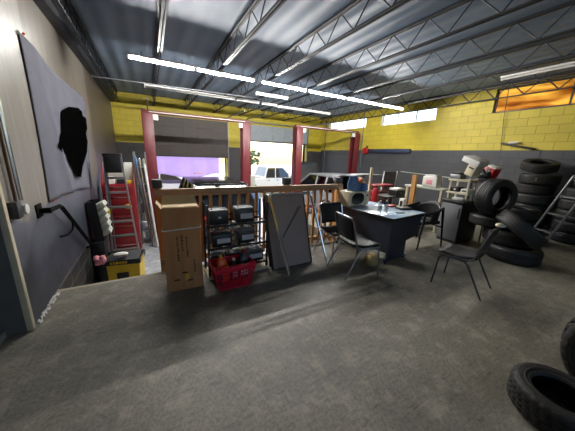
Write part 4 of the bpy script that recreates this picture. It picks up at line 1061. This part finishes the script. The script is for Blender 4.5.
# metal shelving and chrome pipes beyond it
t = thing('metal_shelving', 'narrow steel shelving crowded with small parts beside the aisle', 'shelving', (-.36, 7.5, LOW))
for x in (0, .26):
    for y in (0, .5): B(x, x+.03, y, y+.03, 0, 2.5).build('upright', M['alu'], t, smooth=False)
for z in (.15, .65, 1.15, 1.65, 2.1): B(0, .29, 0, .53, z, z+.025).build('shelf', M['alu'], t, smooth=False)
rr = random.Random(4); n = 0
kinds = [('white', 'white'), ('chrome', 'shiny'), ('grey', 'grey'), ('cream', 'cream'), ('blue', 'blue')]
names = ['lowest', 'second', 'middle', 'fourth', 'top']
for si, z in enumerate((.15, .65, 1.15, 1.65, 2.1)):
    for q in range(3):
        mt, cn = kinds[(si+q*2) % 5]; x = .02+q*.09; h = .14+.14*rr.random()
        o = MB().lathe([(.001, 0), (.034, 0), (.036, .01), (.036, h*.8), (.02, h*.92), (.012, h), (.001, h)], 14).build('spray_can', M[mt], loc=(-.36+x+.03, 7.56+.05*rr.random(), LOW+z+.026))
        tag(o, '%s can %s on the %s shelf of the steel shelving' % (cn, ['nearest the red chest', 'in the middle', 'nearest the aisle'][q], names[si]), 'can', 'cans on the steel shelving')
for i, (x0, x1, mt, lb) in enumerate(((-.06, -.24, 'chrome', 'shiny exhaust pipe leaning against the steel shelving'), (.0, -.12, 'white', 'white pipe leaning nearest the aisle'), (-.1, -.3, 'alu', 'dull grey pipe leaning on the steel shelving'))):
    tag(MB().tube([(x0, 7.1+.06*i, LOW), (x1, 7.40+.03*i, LOW+2.3-.1*i)], .03, 10).build('leaning_pipe', M[mt]), lb, 'pipe', 'pipes leaning by the aisle')
t = thing('tool_trolley', 'blue tool trolley on the shop floor beside the second lift post', 'trolley', (3.25, 9.0, LOW))
B(0, .5, 0, .45, .12, 1.0, bev=.01).build('body', M['blue'], t)
B(.02, .48, .4, .44, 1.0, 1.7, bev=.005).build('back_board', M['light_grey'], t)
for z in (.2, .45, .7): B(.03, .47, -.015, 0, z, z+.2, bev=.004).build('drawer', M['blue'], t)
for x in (.06, .44):
    for y in (.06, .39): MB().cyl((x-.02, y, .06), (x+.02, y, .06), .06).build('caster', M['black'], t)

# ================================================================== LIGHT
w = bpy.data.worlds.new('World'); SC.world = w; w.use_nodes = True; nt = w.node_tree
bg = nt.nodes['Background']; sky = nt.nodes.new('ShaderNodeTexSky'); sky.sky_type = 'NISHITA'
sky.sun_disc = False; sky.sun_elevation = R(48); sky.sun_rotation = R(20); sky.air_density = 1; sky.dust_density = 3; sky.ozone_density = 1
nt.links.new(sky.outputs[0], bg.inputs[0]); bg.inputs[1].default_value = .55
sl = bpy.data.lights.new('sun', 'SUN'); sl.energy = 7; sl.angle = R(.6); sl.color = (1, .96, .88)
so = bpy.data.objects.new('sun', sl); COL.objects.link(so)
dirv = Vector((-.35, -.62, -1.0)); so.rotation_euler = dirv.to_track_quat('-Z', 'Y').to_euler(); so.location = (4, 20, 12)
def portal(c, sx, sy, rot):
    l = bpy.data.lights.new('daylight_portal', 'AREA'); l.shape = 'RECTANGLE'; l.size = sx; l.size_y = sy; l.cycles.is_portal = True
    o = bpy.data.objects.new('daylight_portal', l); COL.objects.link(o); o.location = c; o.rotation_euler = rot
portal(((D1[0]+D1[1])/2, BY+.7, (LOW+1.42)/2), 3.2, 2.6, (R(-90), 0, 0))
portal(((D2[0]+D2[1])/2, BY+.3, (LOW+2.22)/2), 3.3, 3.2, (R(-90), 0, 0))
portal((2.55, -3.5, 1.6), 3.9, 1.8, (R(90), 0, 0))  # portal at the added rear window
for wn in wins: portal((WX+.3, (wn[0]+wn[1])/2, (wn[2]+wn[3])/2), .5, wn[1]-wn[0], (0, R(90), 0))

# ================================================================== CAMERA
f, p, y, r = 242.711429, .242302245, .515082694, .0376747101
c, s = math.cos, math.sin
A = Matrix(((1, 0, 0), (0, 0, -1), (0, 1, 0)))
Ry = Matrix(((c(y), -s(y), 0), (s(y), c(y), 0), (0, 0, 1)))
Rp = Matrix(((1, 0, 0), (0, c(p), -s(p)), (0, s(p), c(p))))
Rr_ = Matrix(((c(r), -s(r), 0), (s(r), c(r), 0), (0, 0, 1)))
Wc = Rr_ @ Rp @ A @ Ry           # world -> camera (x right, y down, z forward)
rot = Matrix((Wc[0], -Wc[1], -Wc[2])).transposed()
cam = bpy.data.cameras.new('camera'); co = bpy.data.objects.new('camera', cam); COL.objects.link(co)
cam.sensor_width = 36; cam.lens = 36*f/575; cam.clip_start = .02; cam.clip_end = 300
co.matrix_world = Matrix.Translation((0, 0, 1.6)) @ rot.to_4x4()
SC.camera = co
vs = SC.view_settings; vs.view_transform = 'Standard'; vs.look = 'None'; vs.gamma = 1; vs.exposure = .25; vs.use_curve_mapping = False
SC.cycles.use_denoising = True
SC.cycles.max_bounces = 8; SC.cycles.diffuse_bounces = 5; SC.cycles.transparent_max_bounces = 12
SC.cycles.sample_clamp_indirect = 8
SC.cycles.caustics_reflective = False; SC.cycles.caustics_refractive = False
